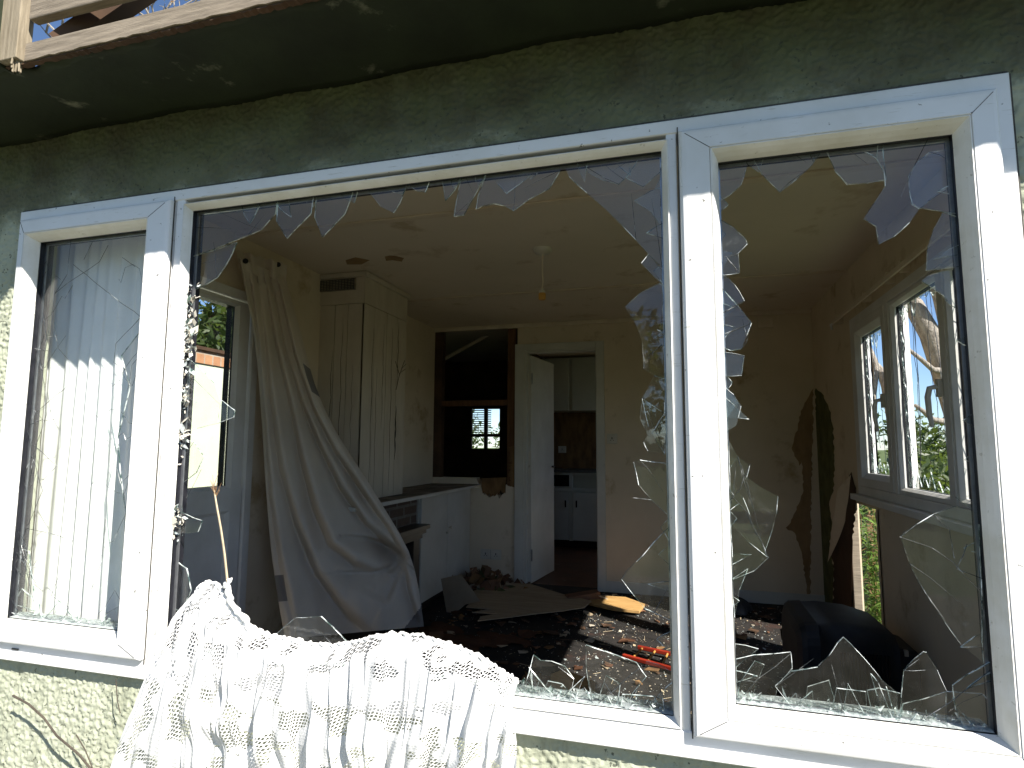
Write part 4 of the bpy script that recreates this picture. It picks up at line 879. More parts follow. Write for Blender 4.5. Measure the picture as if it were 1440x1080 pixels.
# ---------------------------------------------------------------- doorway and door leaf
df = thing('door_frame', 'white painted frame around the open doorway to the kitchen', 'door frame', (-1.02, YB, FLOOR))
mb = MB(); mb.box(-1.43, -1.345, YB-0.018, YB+0.0, FLOOR, 0.905); mb.box(-0.705, -0.635, YB-0.018, YB, FLOOR, 0.905); mb.box(-1.345, -0.705, YB-0.018, YB, 0.845, 0.905); mb.build('architrave', 'white_wood', df, bevel=0.004)
mb = MB(); mb.box(-1.345, -1.325, YB, YB+T+.01, FLOOR, 0.845); mb.box(-0.712, -0.69, YB, YB+T+.01, FLOOR, 0.845); mb.box(-1.325, -0.712, YB, YB+T+.01, 0.828, 0.85); mb.build('jamb', 'white_wood', df)
dl = thing('open_door', 'plain white door leaf standing open into the kitchen', 'door', (-1.32, YB+0.06, FLOOR))
mb = MB(); mb.bar((-1.315, 5.13, -0.19), (-1.235, 5.72, -0.19), 0.038, 2.0); mb.build('leaf', 'white_wood', dl, bevel=0.002)
mb = MB(); mb.tube([(-1.245, 5.66, -0.2), (-1.20, 5.655, -0.2), (-1.195, 5.58, -0.2)], 0.009); mb.build('handle', 'grate', dl)
mb = MB(); mb.bar((-1.288, 5.122, 0.55), (-1.288, 5.122, 0.65), 0.012, 0.006); mb.bar((-1.288, 5.122, -1.0), (-1.288, 5.122, -0.9), 0.012, 0.006); mb.build('hinge', 'spacer', dl)
# ---------------------------------------------------------------- kitchen
ku = thing('kitchen_wall_cupboard', 'pale wall cupboards hanging at the back of the kitchen', 'cupboard', (-1.2, 7.2, 0.42))
B(-1.65, 0.2, 7.04, 7.41, 0.42, 1.07).build('carcass', 'sideboard', ku)
for a, b in ((-1.645, -1.31), (-1.27, -0.80), (-0.795, -0.3)): B(a, b, 7.015, 7.039, 0.42, 1.055).build('door', 'sideboard', ku, bevel=0.004)
kb = thing('kitchen_base_unit', 'pale kitchen base units with two missing drawers', 'cupboard', (-1.2, 7.2, FLOOR))
mb = MB()
mb.box(-1.65, 0.2, 7.06, 7.41, FLOOR+.09, -0.53); mb.box(-1.65, 0.2, 7.20, 7.41, -0.53, -0.315); mb.box(-1.65, 0.2, 7.02, 7.06, -0.345, -0.315)
for x in (-1.65, -1.31, -0.80, -0.3): mb.box(x, x+0.04, 7.02, 7.059, FLOOR+.09, -0.345)
mb.box(-1.61, -1.31, 7.02, 7.059, -0.53, -0.495); mb.box(-1.27, -0.80, 7.02, 7.059, -0.53, -0.495)
mb.build('carcass', 'sideboard', kb)
B(-1.60, -1.30, 7.198, 7.199, -0.49, -0.35).build('drawer_hole', 'crack', kb)
B(-1.66, 0.2, 6.99, 7.41, -0.314, -0.28).build('worktop', 'worktop', kb, bevel=0.004)
B(-1.65, 0.2, 7.10, 7.41, FLOOR, FLOOR+.089).build('plinth', 'crack', kb)
for a, b, hx in ((-1.60, -1.315, -1.35), (-1.265, -0.81, -1.22)):
    d = B(a, b, 7.0, 7.019, FLOOR+.10, -0.545).build('door', 'sideboard', kb, bevel=0.004)
    h_ = B(hx-0.008, hx+0.008, 6.985, 6.999, -0.72, -0.64).build('handle', 'crack', d); h_.parent = d
def socket(name, c, nrm, w_, h_, label, cat, double=True):
    t = thing(name, label, cat, c)
    mb = MB(); mb.box(c[0]-w_/2, c[0]+w_/2, c[1]-0.012, c[1], c[2]-h_/2, c[2]+h_/2); p = mb.build('faceplate', 'plastic', t, bevel=0.003)
    mb = MB()
    for sx in ((-w_/4, w_/4) if double else (0,)):
        mb.box(c[0]+sx-.004, c[0]+sx+.004, c[1]-.0135, c[1]-.0125, c[2]-.005, c[2]+.013); mb.box(c[0]+sx-.015, c[0]+sx-.008, c[1]-.0135, c[1]-.0125, c[2]-.016, c[2]-.010); mb.box(c[0]+sx+.008, c[0]+sx+.015, c[1]-.0135, c[1]-.0125, c[2]-.016, c[2]-.010)
    if double: mb.box(c[0]-.001, c[0]+.001, c[1]-.013, c[1]-.0125, c[2]-h_/2+.003, c[2]+h_/2-.003)
    mb.build('slots', 'plastic_dark', t)
socket('wall_socket', (-1.645, YB, -0.95), 0, 0.19, 0.086, 'double white socket low on the back wall between cupboard and door frame', 'socket')
socket('wall_switch', (-0.575, YB, 0.062), 0, 0.088, 0.086, 'white switch plate on the back wall right of the doorway', 'switch', False)
socket('wall_socket', (-1.47, 7.419, -0.045), 0, 0.10, 0.085, 'dim socket on the kitchen wall above the worktop', 'socket', False)
t = thing('air_vent', 'small cream plastic box high on the back wall near the right corner', 'vent', (0.66, YB, 0.99))
B(0.60, 0.72, YB-0.02, YB, 0.95, 1.035).build('cover', 'batten', t, bevel=0.005)
mb = MB(); mb.box(0.625, 0.695, YB-0.0215, YB-0.0202, 0.975, 1.01); mb.build('slot', 'cream', t)

# ---------------------------------------------------------------- lamp
lp_ = thing('pendant_lampholder', 'bare lamp holder hanging on a short cord from a ceiling rose', 'ceiling lamp', (-0.725, 3.12, CEIL))
mb = MB(); mb.lathe((-0.725, 3.12, CEIL), [(0.055, 0), (0.053, -0.012), (0.040, -0.024), (0.012, -0.030), (0, -0.030)]); mb.build('ceiling_rose', 'plastic', lp_, smooth=True)
mb = MB(); mb.tube([(-0.725, 3.12, CEIL-.03), (-0.728, 3.12, 0.98), (-0.724, 3.12, 0.90), (-0.728, 3.12, 0.865)], 0.004); mb.build('cord', 'batten', lp_)
mb = MB(); mb.lathe((-0.728, 3.12, 0.865), [(0.006, 0), (0.012, -0.006), (0.018, -0.018), (0.018, -0.026), (0, -0.026)]); mb.build('cap', 'plastic', lp_, smooth=True)
mb = MB(); mb.lathe((-0.728, 3.12, 0.839), [(0, 0), (0.019, 0), (0.021, -0.008), (0.020, -0.034), (0.016, -0.038), (0, -0.036)]); mb.build('holder', 'brass', lp_, smooth=True)

# ---------------------------------------------------------------- beige curtain
LE = [(335, 358, 2.42), (343, 400, 2.45), (358, 470, 2.48), (366, 560, 2.50), (371, 640, 2.52), (376, 720, 2.54), (383, 790, 2.56), (392, 850, 2.58), (402, 905, 2.60)]
RE = [(398, 378, 2.72), (424, 470, 2.78), (441, 540, 2.84), (470, 605, 2.90), (510, 665, 2.96), (545, 722, 3.0), (577, 775, 3.02), (590, 830, 3.02), (597, 888, 3.0)]
def lerpl(L, t):
    t = min(max(t, 0), 1)*(len(L)-1); i = min(int(t), len(L)-2); f = t-i
    return tuple(L[i][k]*(1-f)+L[i+1][k]*f for k in range(len(L[0])))
def smoothl(L, t):
    return tuple((lerpl(L, t-.06)[k]+lerpl(L, t)[k]*2+lerpl(L, t+.06)[k])/4 for k in range(len(L[0])))
CRE = [([(362, 400), (370, 470), (378, 560), (390, 660), (410, 740), (438, 810), (480, 868), (525, 905)], .050, 15),
 ([(372, 400), (384, 480), (402, 560), (416, 640), (434, 715), (456, 768), (492, 798), (530, 806)], .050, 13),
 ([(381, 400), (396, 480), (418, 560), (442, 622), (474, 690), (508, 738), (545, 772), (566, 788)], .055, 12),
 ([(390, 400), (412, 500), (438, 576), (468, 636), (508, 696), (543, 745), (570, 790)], .045, 9),
 ([(480, 754), (515, 758), (548, 772), (567, 788)], .045, 9), ([(470, 806), (520, 806), (548, 799), (566, 790)], .030, 10),
 ([(567, 790), (571, 830), (588, 885)], .030, 9), ([(567, 790), (550, 820), (535, 850)], .020, 10), ([(352, 400), (362, 480), (371, 600), (378, 700), (392, 800), (412, 880)], .03, 8)]
def crease(px, py):
    tot = 0.0
    for L, dp, wd in CRE:
        best = 1e9; sg = 1; tt = 0
        for i in range(len(L)-1):
            ax_, ay_ = L[i]; bx_, by_ = L[i+1]; dx, dy = bx_-ax_, by_-ay_; t = max(0, min(1, ((px-ax_)*dx+(py-ay_)*dy)/(dx*dx+dy*dy)))
            ex, ey = px-ax_-t*dx, py-ay_-t*dy; d = math.hypot(ex, ey)
            if d < best: best = d; sg = 1 if dx*ey-dy*ex > 0 else -1; tt = (i+t)/(len(L)-1)
        w_ = wd*(0.45+0.9*tt)*(2.3 if sg > 0 else 0.5)          # gentle on one flank, steep on the other
        end = min(1, (1-tt)*6+.15)
        tot += dp*(0.35+0.65*min(1, tt*1.6))*end*math.exp(-(best/w_)**1.6)
    return tot*2.5
def curt(u, v):
    a = smoothl(LE, v); b = smoothl(RE, v); A = PY(*a); Bq = PY(*b)
    p = A.lerp(Bq, u); d = p.normalized()
    px = a[0]*(1-u)+b[0]*u; py = a[1]*(1-u)+b[1]*u
    f = 0.010*math.sin(2*math.pi*(3.5*u)+2*v)*(1-v)+0.004*math.sin(40*u+9*v)*v
    rim = 0.05*max(0, 1-(1-u)/.10)**2+0.04*max(0, 1-u/.05)**2
    return p+d*(crease(px, py)+f+rim-0.03)
def cm(u, v):
    if 0.215 < v < 0.285 and u > 0.86: return 1
    a = smoothl(LE, v); b = smoothl(RE, v); px = a[0]*(1-u)+b[0]*u; py = a[1]*(1-u)+b[1]*u
    if u > .6 and (px-550)*52+(py-900)*44 > 130: return 1
    if 0.79 < v < 0.87 and u < 0.06: return 1
    return 0
ct = thing('beige_curtain', 'beige curtain hanging by its torn eyelets and pulled across the room corner', 'curtain', (-2.1, 2.6, 0.95))
mb = MB(); mb.grid(curt, 150, 220, 0, cm); o = mb.build('cloth', ['curtain', 'curtain_grey'], ct, smooth=True)
# top heading with eyelets
for (x, y, d) in ((345, 367, 2.40), (391, 372, 2.64)):
    c = PY(x, y, d); mb = MB(); 
    c2 = c-c.normalized()*0.012; mb.prism([c2+Vector((0.013*math.cos(k*.5236), 0.005*math.cos(k*.5236), 0.014*math.sin(k*.5236))) for k in range(12)], (0, 0.002, 0)); mb.build('eyelet', 'grate', ct)
hd = MB(); 
def head(u, v):
    a = PY(332, 352, 2.43).lerp(PY(404, 372, 2.70), u); b = PY(336, 380, 2.42).lerp(PY(402, 396, 2.71), u)
    return a.lerp(b, v)+a.normalized()*(0.03*math.sin(u*15))+Vector((0, 0, .006*math.sin(u*31)))
hd.grid(head, 40, 6); hd.build('heading', 'curtain', ct, smooth=True)

# ---------------------------------------------------------------- lace
RIM = [(272, 842), (279, 824), (292, 817), (306, 820), (316, 838), (326, 858), (340, 872), (362, 886), (392, 896), (430, 902), (470, 906), (500, 901), (525, 893), (560, 889), (600, 893), (640, 907), (680, 925), (712, 944), (728, 958)]
def rimx(u): return lerpl(RIM, u)
def lacef(u, v):
    r = rimx(u); top = PY(r[0], r[1], 1.305)
    bx = 118+u*(729-118)+10*math.sin(u*7); bot = PY(bx, 1180, 1.185)
    # path: over the rim, out over the cill, straight down
    if v < 0.12: t = v/0.12; yy = 1.305-0.055*math.sin(t*math.pi/2); 
    else: t = (v-.12)/.88; yy = 1.25-0.045*min(1, t*2.2)
    sag = 0.0
    x = top.x*(1-v)+bot.x*v; z = top.z*(1-v)+bot.z*v
    g_ = min(1, v/0.12)
    amp = 0.006+0.014*min(1, v*2.4)
    ph = 1.5*math.sin(v*3+u*5)
    us = u+0.10*v*(u-.3)+0.035*(NZ(u*5+3, v*2.5)-.5)+0.02*(NZ(u*11, v*6+4)-.5)
    k1 = 1.25*float(NZ(u*9, v*2.2))**1.3; k2 = 0.15+1.1*float(NZ(u*13+5, v*3+7))
    w1 = math.sin(2*math.pi*19*us+ph)*0.6*k1+math.sin(2*math.pi*8.7*us+2*v+1)*0.7*k2+0.30*math.sin(2*math.pi*53*us+3*v)*(1-v)*k2
    # horizontal swags in the left part
    sw = 0.006*math.sin(9*v*math.pi+6*(u-.25)**2*20)*math.exp(-((u-.30)/.14)**2)*min(1, v*3)
    return Vector((x+0.004*math.cos(2*math.pi*23*u+ph)*g_, yy-amp*w1*0.9-sw, z-0.004*abs(math.sin(2*math.pi*23*u))*(1-v)))
lc = thing('lace_curtain', 'white crochet lace curtain thrown over the broken middle window sill', 'lace curtain', (-0.8, 1.27, -0.5))
NU, NV = 640, 150
mb = MB(); mb.grid(lacef, NU, NV); o = mb.build('lace', 'lace', lc, smooth=True)
uvl = o.data.uv_layers.new(name='UVMap')
me = o.data; li = np.zeros(len(me.loops), dtype=np.int32); me.loops.foreach_get('vertex_index', li)
uu = (li % (NU+1))/NU*1.45+0.02*np.sin((li//(NU+1))/NV*9); vv = (li//(NU+1))/NV*0.62+0.012*np.sin((li % (NU+1))/NU*23)
uvl.data.foreach_set('uv', np.stack([uu, vv], 1).astype(np.float32).ravel())
# ruched hem rolled along the rim
P = []; rad = []
n_ = 260
for k in range(n_+1):
    u = k/n_; r = rimx(u); p = PY(r[0], r[1]+2, 1.303); P.append(p+Vector((0, 0.004*math.sin(k*1.3), 0.006*(NZ(k*.31, 5)-.4)+0.0015*math.sin(k*2.3))))
    rad.append(0.0030+0.0034*NZ(k*.37, 3)*NZ(k*.11, 7)+0.0008*math.sin(k*2.1)*NZ(k*.2, 9)+(0.002 if 0.2 < u < .5 else 0))
mb = MB(); mb.tube(P, rad, 0, 10); mb.build('ruched_hem', 'net', lc, smooth=True)
P = [PY(x, y, 1.295) for x, y in ((322, 815), (318, 822), (322, 832), (324, 845), (334, 860), (346, 872), (352, 888), (366, 896))]
PP = []; rr_ = []
for a, b in zip(P, P[1:]):
    for k in range(6): PP.append(a.lerp(b, k/6)+Vector((.003*math.sin(len(PP)*.9), 0, .002*math.cos(len(PP)*.7)))); rr_.append(0.007+0.003*math.sin(len(PP)*1.1)*NZ(len(PP)*.4, 2))
PP.append(P[-1]); rr_.append(0.01)
mb = MB(); mb.tube(PP, rr_, 0, 10); mb.build('twisted_cord', 'net', lc, smooth=True)
# dry stalk
st = thing('dry_stalk', 'pale dry grass stalk with a feathery head standing up from the lace', 'plant stalk', (-1.1, 1.29, -0.34))
P = [PY(x, y, 1.29) for x, y in ((320, 818), (316, 780), (311, 745), (305, 712), (301, 688))]
mb = MB(); mb.tube(P, [0.0030, 0.0028, 0.0026, 0.0024, 0.002], 0, 6); mb.build('stem', 'straw', st)
mb = MB()
for k in range(16):
    a = P[-1].lerp(P[-2], random.uniform(-.2, .5)); mb.tube([a, a+Vector((random.uniform(-.012, .012), random.uniform(-.01, .01), random.uniform(.01, .04)))], [0.0011, 0.0005], 0, 4)
mb.build('seed_head', 'leaf_brown', st)

# ---------------------------------------------------------------- things on the floor
def onfloor(pts, z): return [PZ(x, y, z) for x, y in pts]
mb = MB(); mb.prism(onfloor([(628, 838), (655, 834), (690, 827), (718, 821), (746, 822), (790, 836), (832, 846), (822, 855), (790, 860), (752, 864), (715, 869), (672, 874), (676, 868), (700, 864), (664, 862), (690, 857), (655, 855), (662, 848), (636, 843)], FLOOR+0.045), (0, 0, 0.006))
tag(mb.build('plywood_sheet', 'ply'), 'large pale splintered plywood sheet lying on the floor before the doorway', 'board')
mb = MB(); mb.prism(onfloor([(822, 850), (845, 841), (880, 843), (907, 853), (899, 863), (862, 859)], FLOOR+0.02), (0, 0, 0.02)); tag(mb.build('pine_plank', 'plank', bevel=0.002), 'sunlit yellow pine plank beside the plywood sheet', 'plank')
bx = thing('cardboard_box', 'small dark brown carton lying by the door frame', 'box', PZ(815, 842, FLOOR))
c = PZ(822, 843, FLOOR+0.03); mb = MB(); mb.bar(c+Vector((-.13, -.05, 0.0)), c+Vector((.10, .06, 0.03)), 0.10, 0.06); mb.build('carton', 'card', bx, bevel=0.003)
mb = MB(); mb.bar(c+Vector((.10, .02, 0.035)), c+Vector((.16, .05, 0.01)), 0.07, 0.004); mb.build('flap', 'paper', bx)
pc = MB(); pc.prism([PY(x, y, 4.12) for x, y in ((620, 814), (633, 811), (648, 808), (675, 845), (655, 850), (640, 862), (628, 862), (624, 838))], (0, 0.006, 0))
tag(pc.build('torn_board_piece', 'ply'), 'torn upright piece of pale board leaning at the foot of the white cupboard', 'board')
# rubble heap in corner
rb = MB(); rr = random.Random(5)
for k in range(150):
    c = Vector((rr.gauss(-1.62, .17), rr.uniform(4.62, 5.02), 0)); h = max(0, 0.13-abs(c.x+1.66)*0.35); c.z = FLOOR+rr.uniform(0, h)+0.01
    a = Vector((rr.gauss(0, 1), rr.gauss(0, 1), rr.gauss(0, .7))).normalized()*rr.uniform(.03, .10); b = a.cross(Vector((rr.gauss(0, 1), rr.gauss(0, 1), rr.gauss(0, 1)))).normalized()*rr.uniform(.015, .05)
    n3 = a.cross(b).normalized()*0.012
    rb.add([c-a-b, c-b+n3, c+a-b, c+a+b, c+b+n3, c-a+b], [(0, 1, 4, 5), (1, 2, 3, 4)], rr.choice((0, 0, 1, 2, 3)))
tag(rb.build('rubble_heap', ['card', 'plaster_green', 'ply', 'plaster_brown']), 'heap of torn wall debris in the corner under the socket', 'rubble', kind='stuff')
# crumbs and litter on the carpet
lt = MB(); rr = random.Random(9)
for k in range(6500):
    x = rr.uniform(-1.75, 0.95); y = rr.uniform(2.6, 5.0); dens = 0.35+0.65*(x > -0.8)
    if rr.random() > dens: continue
    s_ = rr.uniform(0.0015, 0.007)*(2.2 if rr.random() < .05 else 1); a = rr.uniform(0, 6.28); z = FLOOR+0.006
    c = Vector((x, y, z)); A = Vector((math.cos(a), math.sin(a), rr.uniform(-.4, .4)))*s_; Bq = Vector((-math.sin(a), math.cos(a), rr.uniform(-.4, .4)))*s_*rr.uniform(.3, 1)
    lt.add([c-A, c-Bq, c+A*.8, c+Bq*.9], [(0, 1, 2, 3)], rr.choice((0, 0, 1, 2)))
for k in range(90):
    x = rr.uniform(-1.2, .9); y = rr.uniform(2.8, 4.9); a = rr.uniform(0, 3.14); L_ = rr.uniform(.015, .09)
    lt.tube([(x, y, FLOOR+.006), (x+L_*math.cos(a), y+L_*math.sin(a), FLOOR+.008)], 0.0012, 2, 4)
tag(lt.build('floor_litter', ['powder', 'paper', 'straw', 'card']), 'scattered glass crumbs, straw and grit all over the black carpet', 'litter', kind='stuff')
for px_, lab in (((838, 868, 850), 'x'),): pass
for (x, y, sz, lab) in ((831, 901, .035, 'white paper scrap on the sunlit carpet'), (832, 880, .022, 'small white scrap behind the larger paper scrap'), (735, 917, .04, 'crumpled paper scrap in shade left of the sunlit carpet')):
    c = PZ(x, y, FLOOR+.012); mb = MB(); rr = random.Random(x)
    P = [c+Vector((sz*math.cos(k*1.05)*rr.uniform(.6, 1.2), sz*math.sin(k*1.05)*rr.uniform(.6, 1.2), rr.uniform(-.004, .008))) for k in range(6)]
    mb.prism(P, (0, 0, .002)); tag(mb.build('paper_scrap', 'paper'), lab, 'paper')
ld = thing('toy_ladder', 'red and yellow wooden toy ladder lying flat on the carpet', 'toy', PZ(915, 922, FLOOR))
a0, a1 = PZ(876, 922, FLOOR+.03), PZ(955, 943, FLOOR+.03); b0, b1 = PZ(897, 910, FLOOR+.03), PZ(965, 924, FLOOR+.03)
for a, b in ((a0, a1), (b0, b1)):
    mb = MB(); mb.bar(a, b, 0.022, 0.022); mb.build('rail', 'red', ld, bevel=0.004)
for t in (0.15, 0.42, 0.68, 0.92):
    mb = MB(); mb.tube([a0.lerp(a1, t+.03), b0.lerp(b1, t-.05)], 0.006); mb.build('rung', 'yellow', ld)
mb = MB(); c = PZ(805, 962, FLOOR+.03); mb.bar(c+Vector((-.09, .06, 0)), c+Vector((.09, -.05, 0)), 0.10, 0.06)
tag(mb.build('wood_block', 'plank', bevel=0.004), 'orange wooden block on the floor just behind the sill shards', 'wood block')
mb = MB(); c = PZ(1075, 915, FLOOR+.008); 
mb.prism([PZ(x, y, FLOOR+.006) for x, y in ((1101, 884), (1116, 880), (1117, 895), (1108, 908), (1103, 898))], (0, 0, .012)); tag(mb.build('wood_offcut', 'plank'), 'pale wood offcut touching the left side of the old television', 'wood offcut')
rbb = MB(); rr = random.Random(15)
for k in range(420):
    x = rr.uniform(-1.75, .6); y = rr.uniform(2.7, 4.95)
    if x > -.75 and rr.random() < .6: continue
    s_ = rr.uniform(.008, .045)*(1.8 if rr.random() < .12 else 1); a = rr.uniform(0, 6.28); n_ = rr.randint(4, 6); z = FLOOR+rr.uniform(.004, .012)
    P = [(x+s_*math.cos(a+q*6.283/n_)*rr.uniform(.5, 1.3), y+s_*math.sin(a+q*6.283/n_)*rr.uniform(.4, .9), z+rr.uniform(-.2, .35)*s_) for q in range(n_)]
    rbb.prism(P, (0, 0, rr.uniform(.002, .008)), rr.choice((0, 0, 1, 2, 3, 3, 4)))
tag(rbb.build('floor_rubble', ['brown_cloth', 'card', 'ply', 'timber_dark', 'plaster_brown']), 'broken bits of board, dark plaster and wood strewn over the carpet', 'rubble', kind='stuff')
# larger dark rags/boards to break up the floor
rr = random.Random(21)
for k, (x, y, sz, lab) in enumerate(((650, 905, .22, 'dark red brown rag on the floor left of the sunlit patch'), (700, 900, .16, 'dark flattened rag behind the lace, in shade'), (620, 885, .14, 'dark rag nearest the hem of the beige curtain'))):
    c = PZ(x, y, FLOOR+.008)
    def rg(u, v, c=c, sz=sz, k=k):
        a = u*6.283; r_ = v*sz*(1+.25*math.sin(a*3+k)+.15*math.sin(a*5+2*k)); return (c.x+r_*math.cos(a), c.y+r_*.8*math.sin(a), c.z+.03*(1-v)*(0.5+.5*math.sin(a*4+k)*v)+.008*abs(math.sin(a*9))*v)
    mb = MB(); mb.grid(rg, 40, 8); tag(mb.build('floor_rag', 'brown_cloth', smooth=True), lab, 'rag')
# ---------------------------------------------------------------- old television
tv = thing('crt_television', 'old black tube television on the floor under the side window', 'television', (0.7, 3.15, FLOOR))
def loft(mb, secs, seg=24, mi=0):
    # secs: (x, y0, y1, z0, z1, r)
    o = len(mb.v); n_ = None
    for (x, y0, y1, z0, z1, r) in secs:
        pts = []
        for cx_, cz_, a0 in ((y1-r, z1-r, 0), (y0+r, z1-r, 90), (y0+r, z0+r, 180), (y1-r, z0+r, 270)):
            for k in range(5): a = R(a0+k*22.5); pts.append((x, cx_+r*math.cos(a), cz_+r*math.sin(a)))
        n_ = len(pts); mb.v += pts
    for i in range(len(secs)-1):
        for k in range(n_): k2 = (k+1) % n_; mb.f.append([o+i*n_+k, o+i*n_+k2, o+(i+1)*n_+k2, o+(i+1)*n_+k]); mb.m.append(mi)
    mb.f.append([o+k for k in range(n_)]); mb.m.append(mi); mb.f.append([o+(len(secs)-1)*n_+k for k in range(n_)][::-1]); mb.m.append(mi)
z0 = FLOOR+.002
mb = MB(); loft(mb, [(0.465, 2.97, 3.41, z0+.03, z0+.37, .06), (0.48, 2.93, 3.45, z0, z0+.405, .08), (0.50, 2.92, 3.46, z0, z0+.42, .08), (0.55, 2.92, 3.46, z0, z0+.425, .08), (0.56, 2.93, 3.45, z0, z0+.42, .08)]); mb.build('bezel', 'tv', tv, smooth=False)
mb = MB(); loft(mb, [(0.5601, 2.94, 3.44, z0+.01, z0+.418, .05), (0.62, 2.94, 3.44, z0+.01, z0+.430, .07), (0.74, 2.95, 3.43, z0+.02, z0+.425, .07), (0.84, 2.98, 3.40, z0+.03, z0+.405, .08), (0.875, 3.0, 3.38, z0+.04, z0+.375, .09)]); mb.build('housing', 'tv', tv, smooth=True)
mb = MB(); loft(mb, [(0.8751, 3.03, 3.33, z0+.05, z0+.33, .02), (0.955, 3.05, 3.31, z0+.08, z0+.315, .02), (0.965, 3.06, 3.30, z0+.09, z0+.305, .02)]); mb.build('rear_cover', 'tv', tv, smooth=False)
mb = MB()
for k in range(14): x = 0.63+k*0.014; mb.box(x, x+.005, 2.936, 2.95, z0+.12, z0+.32)
mb.build('vent_slots', 'crack', tv)
mb = MB(); mb.lathe((0.52, 2.92, z0+.18), [(0, 0), (.03, 0), (.03, .002), (0, .002)]); mb.v = [(x, 2.92-(z-z0-.18), z0+.18+(y-2.92)) for x, y, z in mb.v]; mb.build('speaker_disc', 'rubber', tv)
mb = MB(); mb.box(0.90, 0.915, 3.03, 3.045, z0+.30, z0+.325); mb.build('sticker', 'paper', tv)
mb = MB()
def bag(u, v):
    a = u*6.283; b = v*3.1416/2; r_ = .13*math.cos(b)*(1+.12*math.sin(a*5)); return (0.28+r_*math.cos(a)*1.3, 4.75+r_*math.sin(a), FLOOR+.01+.10*math.sin(b)*(1+.1*math.sin(a*7)))
mb.grid(bag, 40, 10); tag(mb.build('dark_sack', 'tv', smooth=True), 'low dark sack against the foot of the back wall', 'sack')

# ---------------------------------------------------------------- outside left: wing wall, tree
ww = thing('garden_wall', 'sunlit pale green wall with brick coping seen through the glazed door', 'wall', (-4.6, 5, GROUND))
B(-4.8, -4.6, 2.2, 11, GROUND, 0.80).build('painted_wall', 'pale_green_wall', ww)
B(-4.82, -4.585, 2.2, 11, 0.801, 0.93).build('brick_coping', 'coping_brick', ww)
B(-4.85, -4.56, 2.2, 11, 0.931, 0.965).build('cap', 'timber_dark', ww)
def leafcloud(mb, clumps, n, sz, mi=0, asp=0.5, rr=random, flat=0.0):
    tot = sum(c[1]**2 for c in clumps)
    for (c, r, *q) in clumps:
        k_ = int(n*r*r/tot); c = Vector(c); sq = q[0] if q else 1
        for i in range(k_):
            d = Vector((rr.gauss(0, 1), rr.gauss(0, 1), rr.gauss(0, 1))).normalized()*r*rr.random()**0.45; d.z *= sq
            p = c+d; a = Vector((rr.gauss(0, 1), rr.gauss(0, 1), rr.gauss(0, .8))).normalized(); s_ = sz*rr.uniform(.6, 1.4)
            b = a.cross(Vector((rr.gauss(0, 1), rr.gauss(0, 1), rr.gauss(0, 1)))).normalized()*asp*s_; a = a*s_
            mb.add([p-a, p-b*.9+a*.1, p+a, p+b*.9+a*.1], [(0, 1, 2, 3)], mi)
def tree(name, label, base, h, tr, cr_, nl, sz, seed, mat='leaf_dark', cat='tree', group=None, lean=0.0, cz=0.62):
    rr = random.Random(seed); t = thing(name, label, cat, base, group); base = Vector(base)
    P = [base+Vector((lean*k/6*h+rr.uniform(-.06, .06)*tr*6*(k > 0), rr.uniform(-.06, .06)*tr*6*(k > 0), h*0.8*k/6)) for k in range(7)]
    mb = MB(); mb.tube(P, [tr*(1-.12*k) for k in range(7)], 0, 10)
    clumps = []
    for k in range(16):
        s0 = P[rr.randint(2, 5)]; a = rr.uniform(0, 6.283); L_ = cr_*rr.uniform(.5, 1.0)
        e = s0+Vector((math.cos(a)*L_, math.sin(a)*L_, rr.uniform(.05, .35)*h))
        mb.tube([s0, s0.lerp(e, .5)+Vector((0, 0, -.05*h)), e], [tr*.45, tr*.28, tr*.08], 0, 6); clumps.append((e, cr_*rr.uniform(.25, .45), .7)); clumps.append((s0.lerp(e, .6), cr_*.25, .8))
    mb.build('trunk', 'bark_dark', t, smooth=True)
    mb = MB(); leafcloud(mb, clumps, nl, sz, rr=rr); mb.build('crown', mat, t)
    return t
tree('garden_tree', 'leafy dark green tree above the garden wall beyond the glazed door', (-7.4, 7.2, GROUND), 5.6, .22, 2.3, 9000, .075, 4)
tree('garden_tree', 'tall dark tree behind the garden wall, furthest left through the glazed door', (-9.5, 5.2, GROUND), 6.5, .25, 2.8, 9000, .085, 8)
# bare twiggy branches seen through the open eave
bt = thing('twiggy_branches', 'bare twiggy brown branches above the open eave against the blue sky', 'tree', (-5.0, 4.4, GROUND))
mb = MB(); rr = random.Random(31); lf = MB()
mb.tube([(-5.0, 4.4, GROUND), (-5.0, 4.3, 1.0), (-4.8, 4.0, 3.2)], [.10, .08, .05], 0, 8)
for k in range(30):
    p = Vector((-4.9+rr.uniform(-.2, .9), 4.0+rr.uniform(-.6, .6), 3.0+rr.uniform(0, .9))); P = [Vector((-4.85, 4.1, 2.8)), p]
    for q in range(6):
        p = p+Vector((rr.uniform(-.25, .35), rr.uniform(-.25, .15), rr.uniform(.02, .34))); P.append(p)
        e = p+Vector((rr.gauss(0, .16), rr.gauss(0, .16), rr.gauss(.05, .14))); mb.tube([p, p.lerp(e, .5)+Vector((.02, 0, .02)), e], [.005, .004, .002], 0, 4)
        if rr.random() < .6: leafcloud(lf, [(e, .07)], 9, .022, rr=rr)
    mb.tube(P, [.016, .012]+[.009, .008, .007, .006, .005, .004], 0, 5)
mb.build('trunk', 'bark', bt); lf.build('crown', 'leaf_brown', bt)
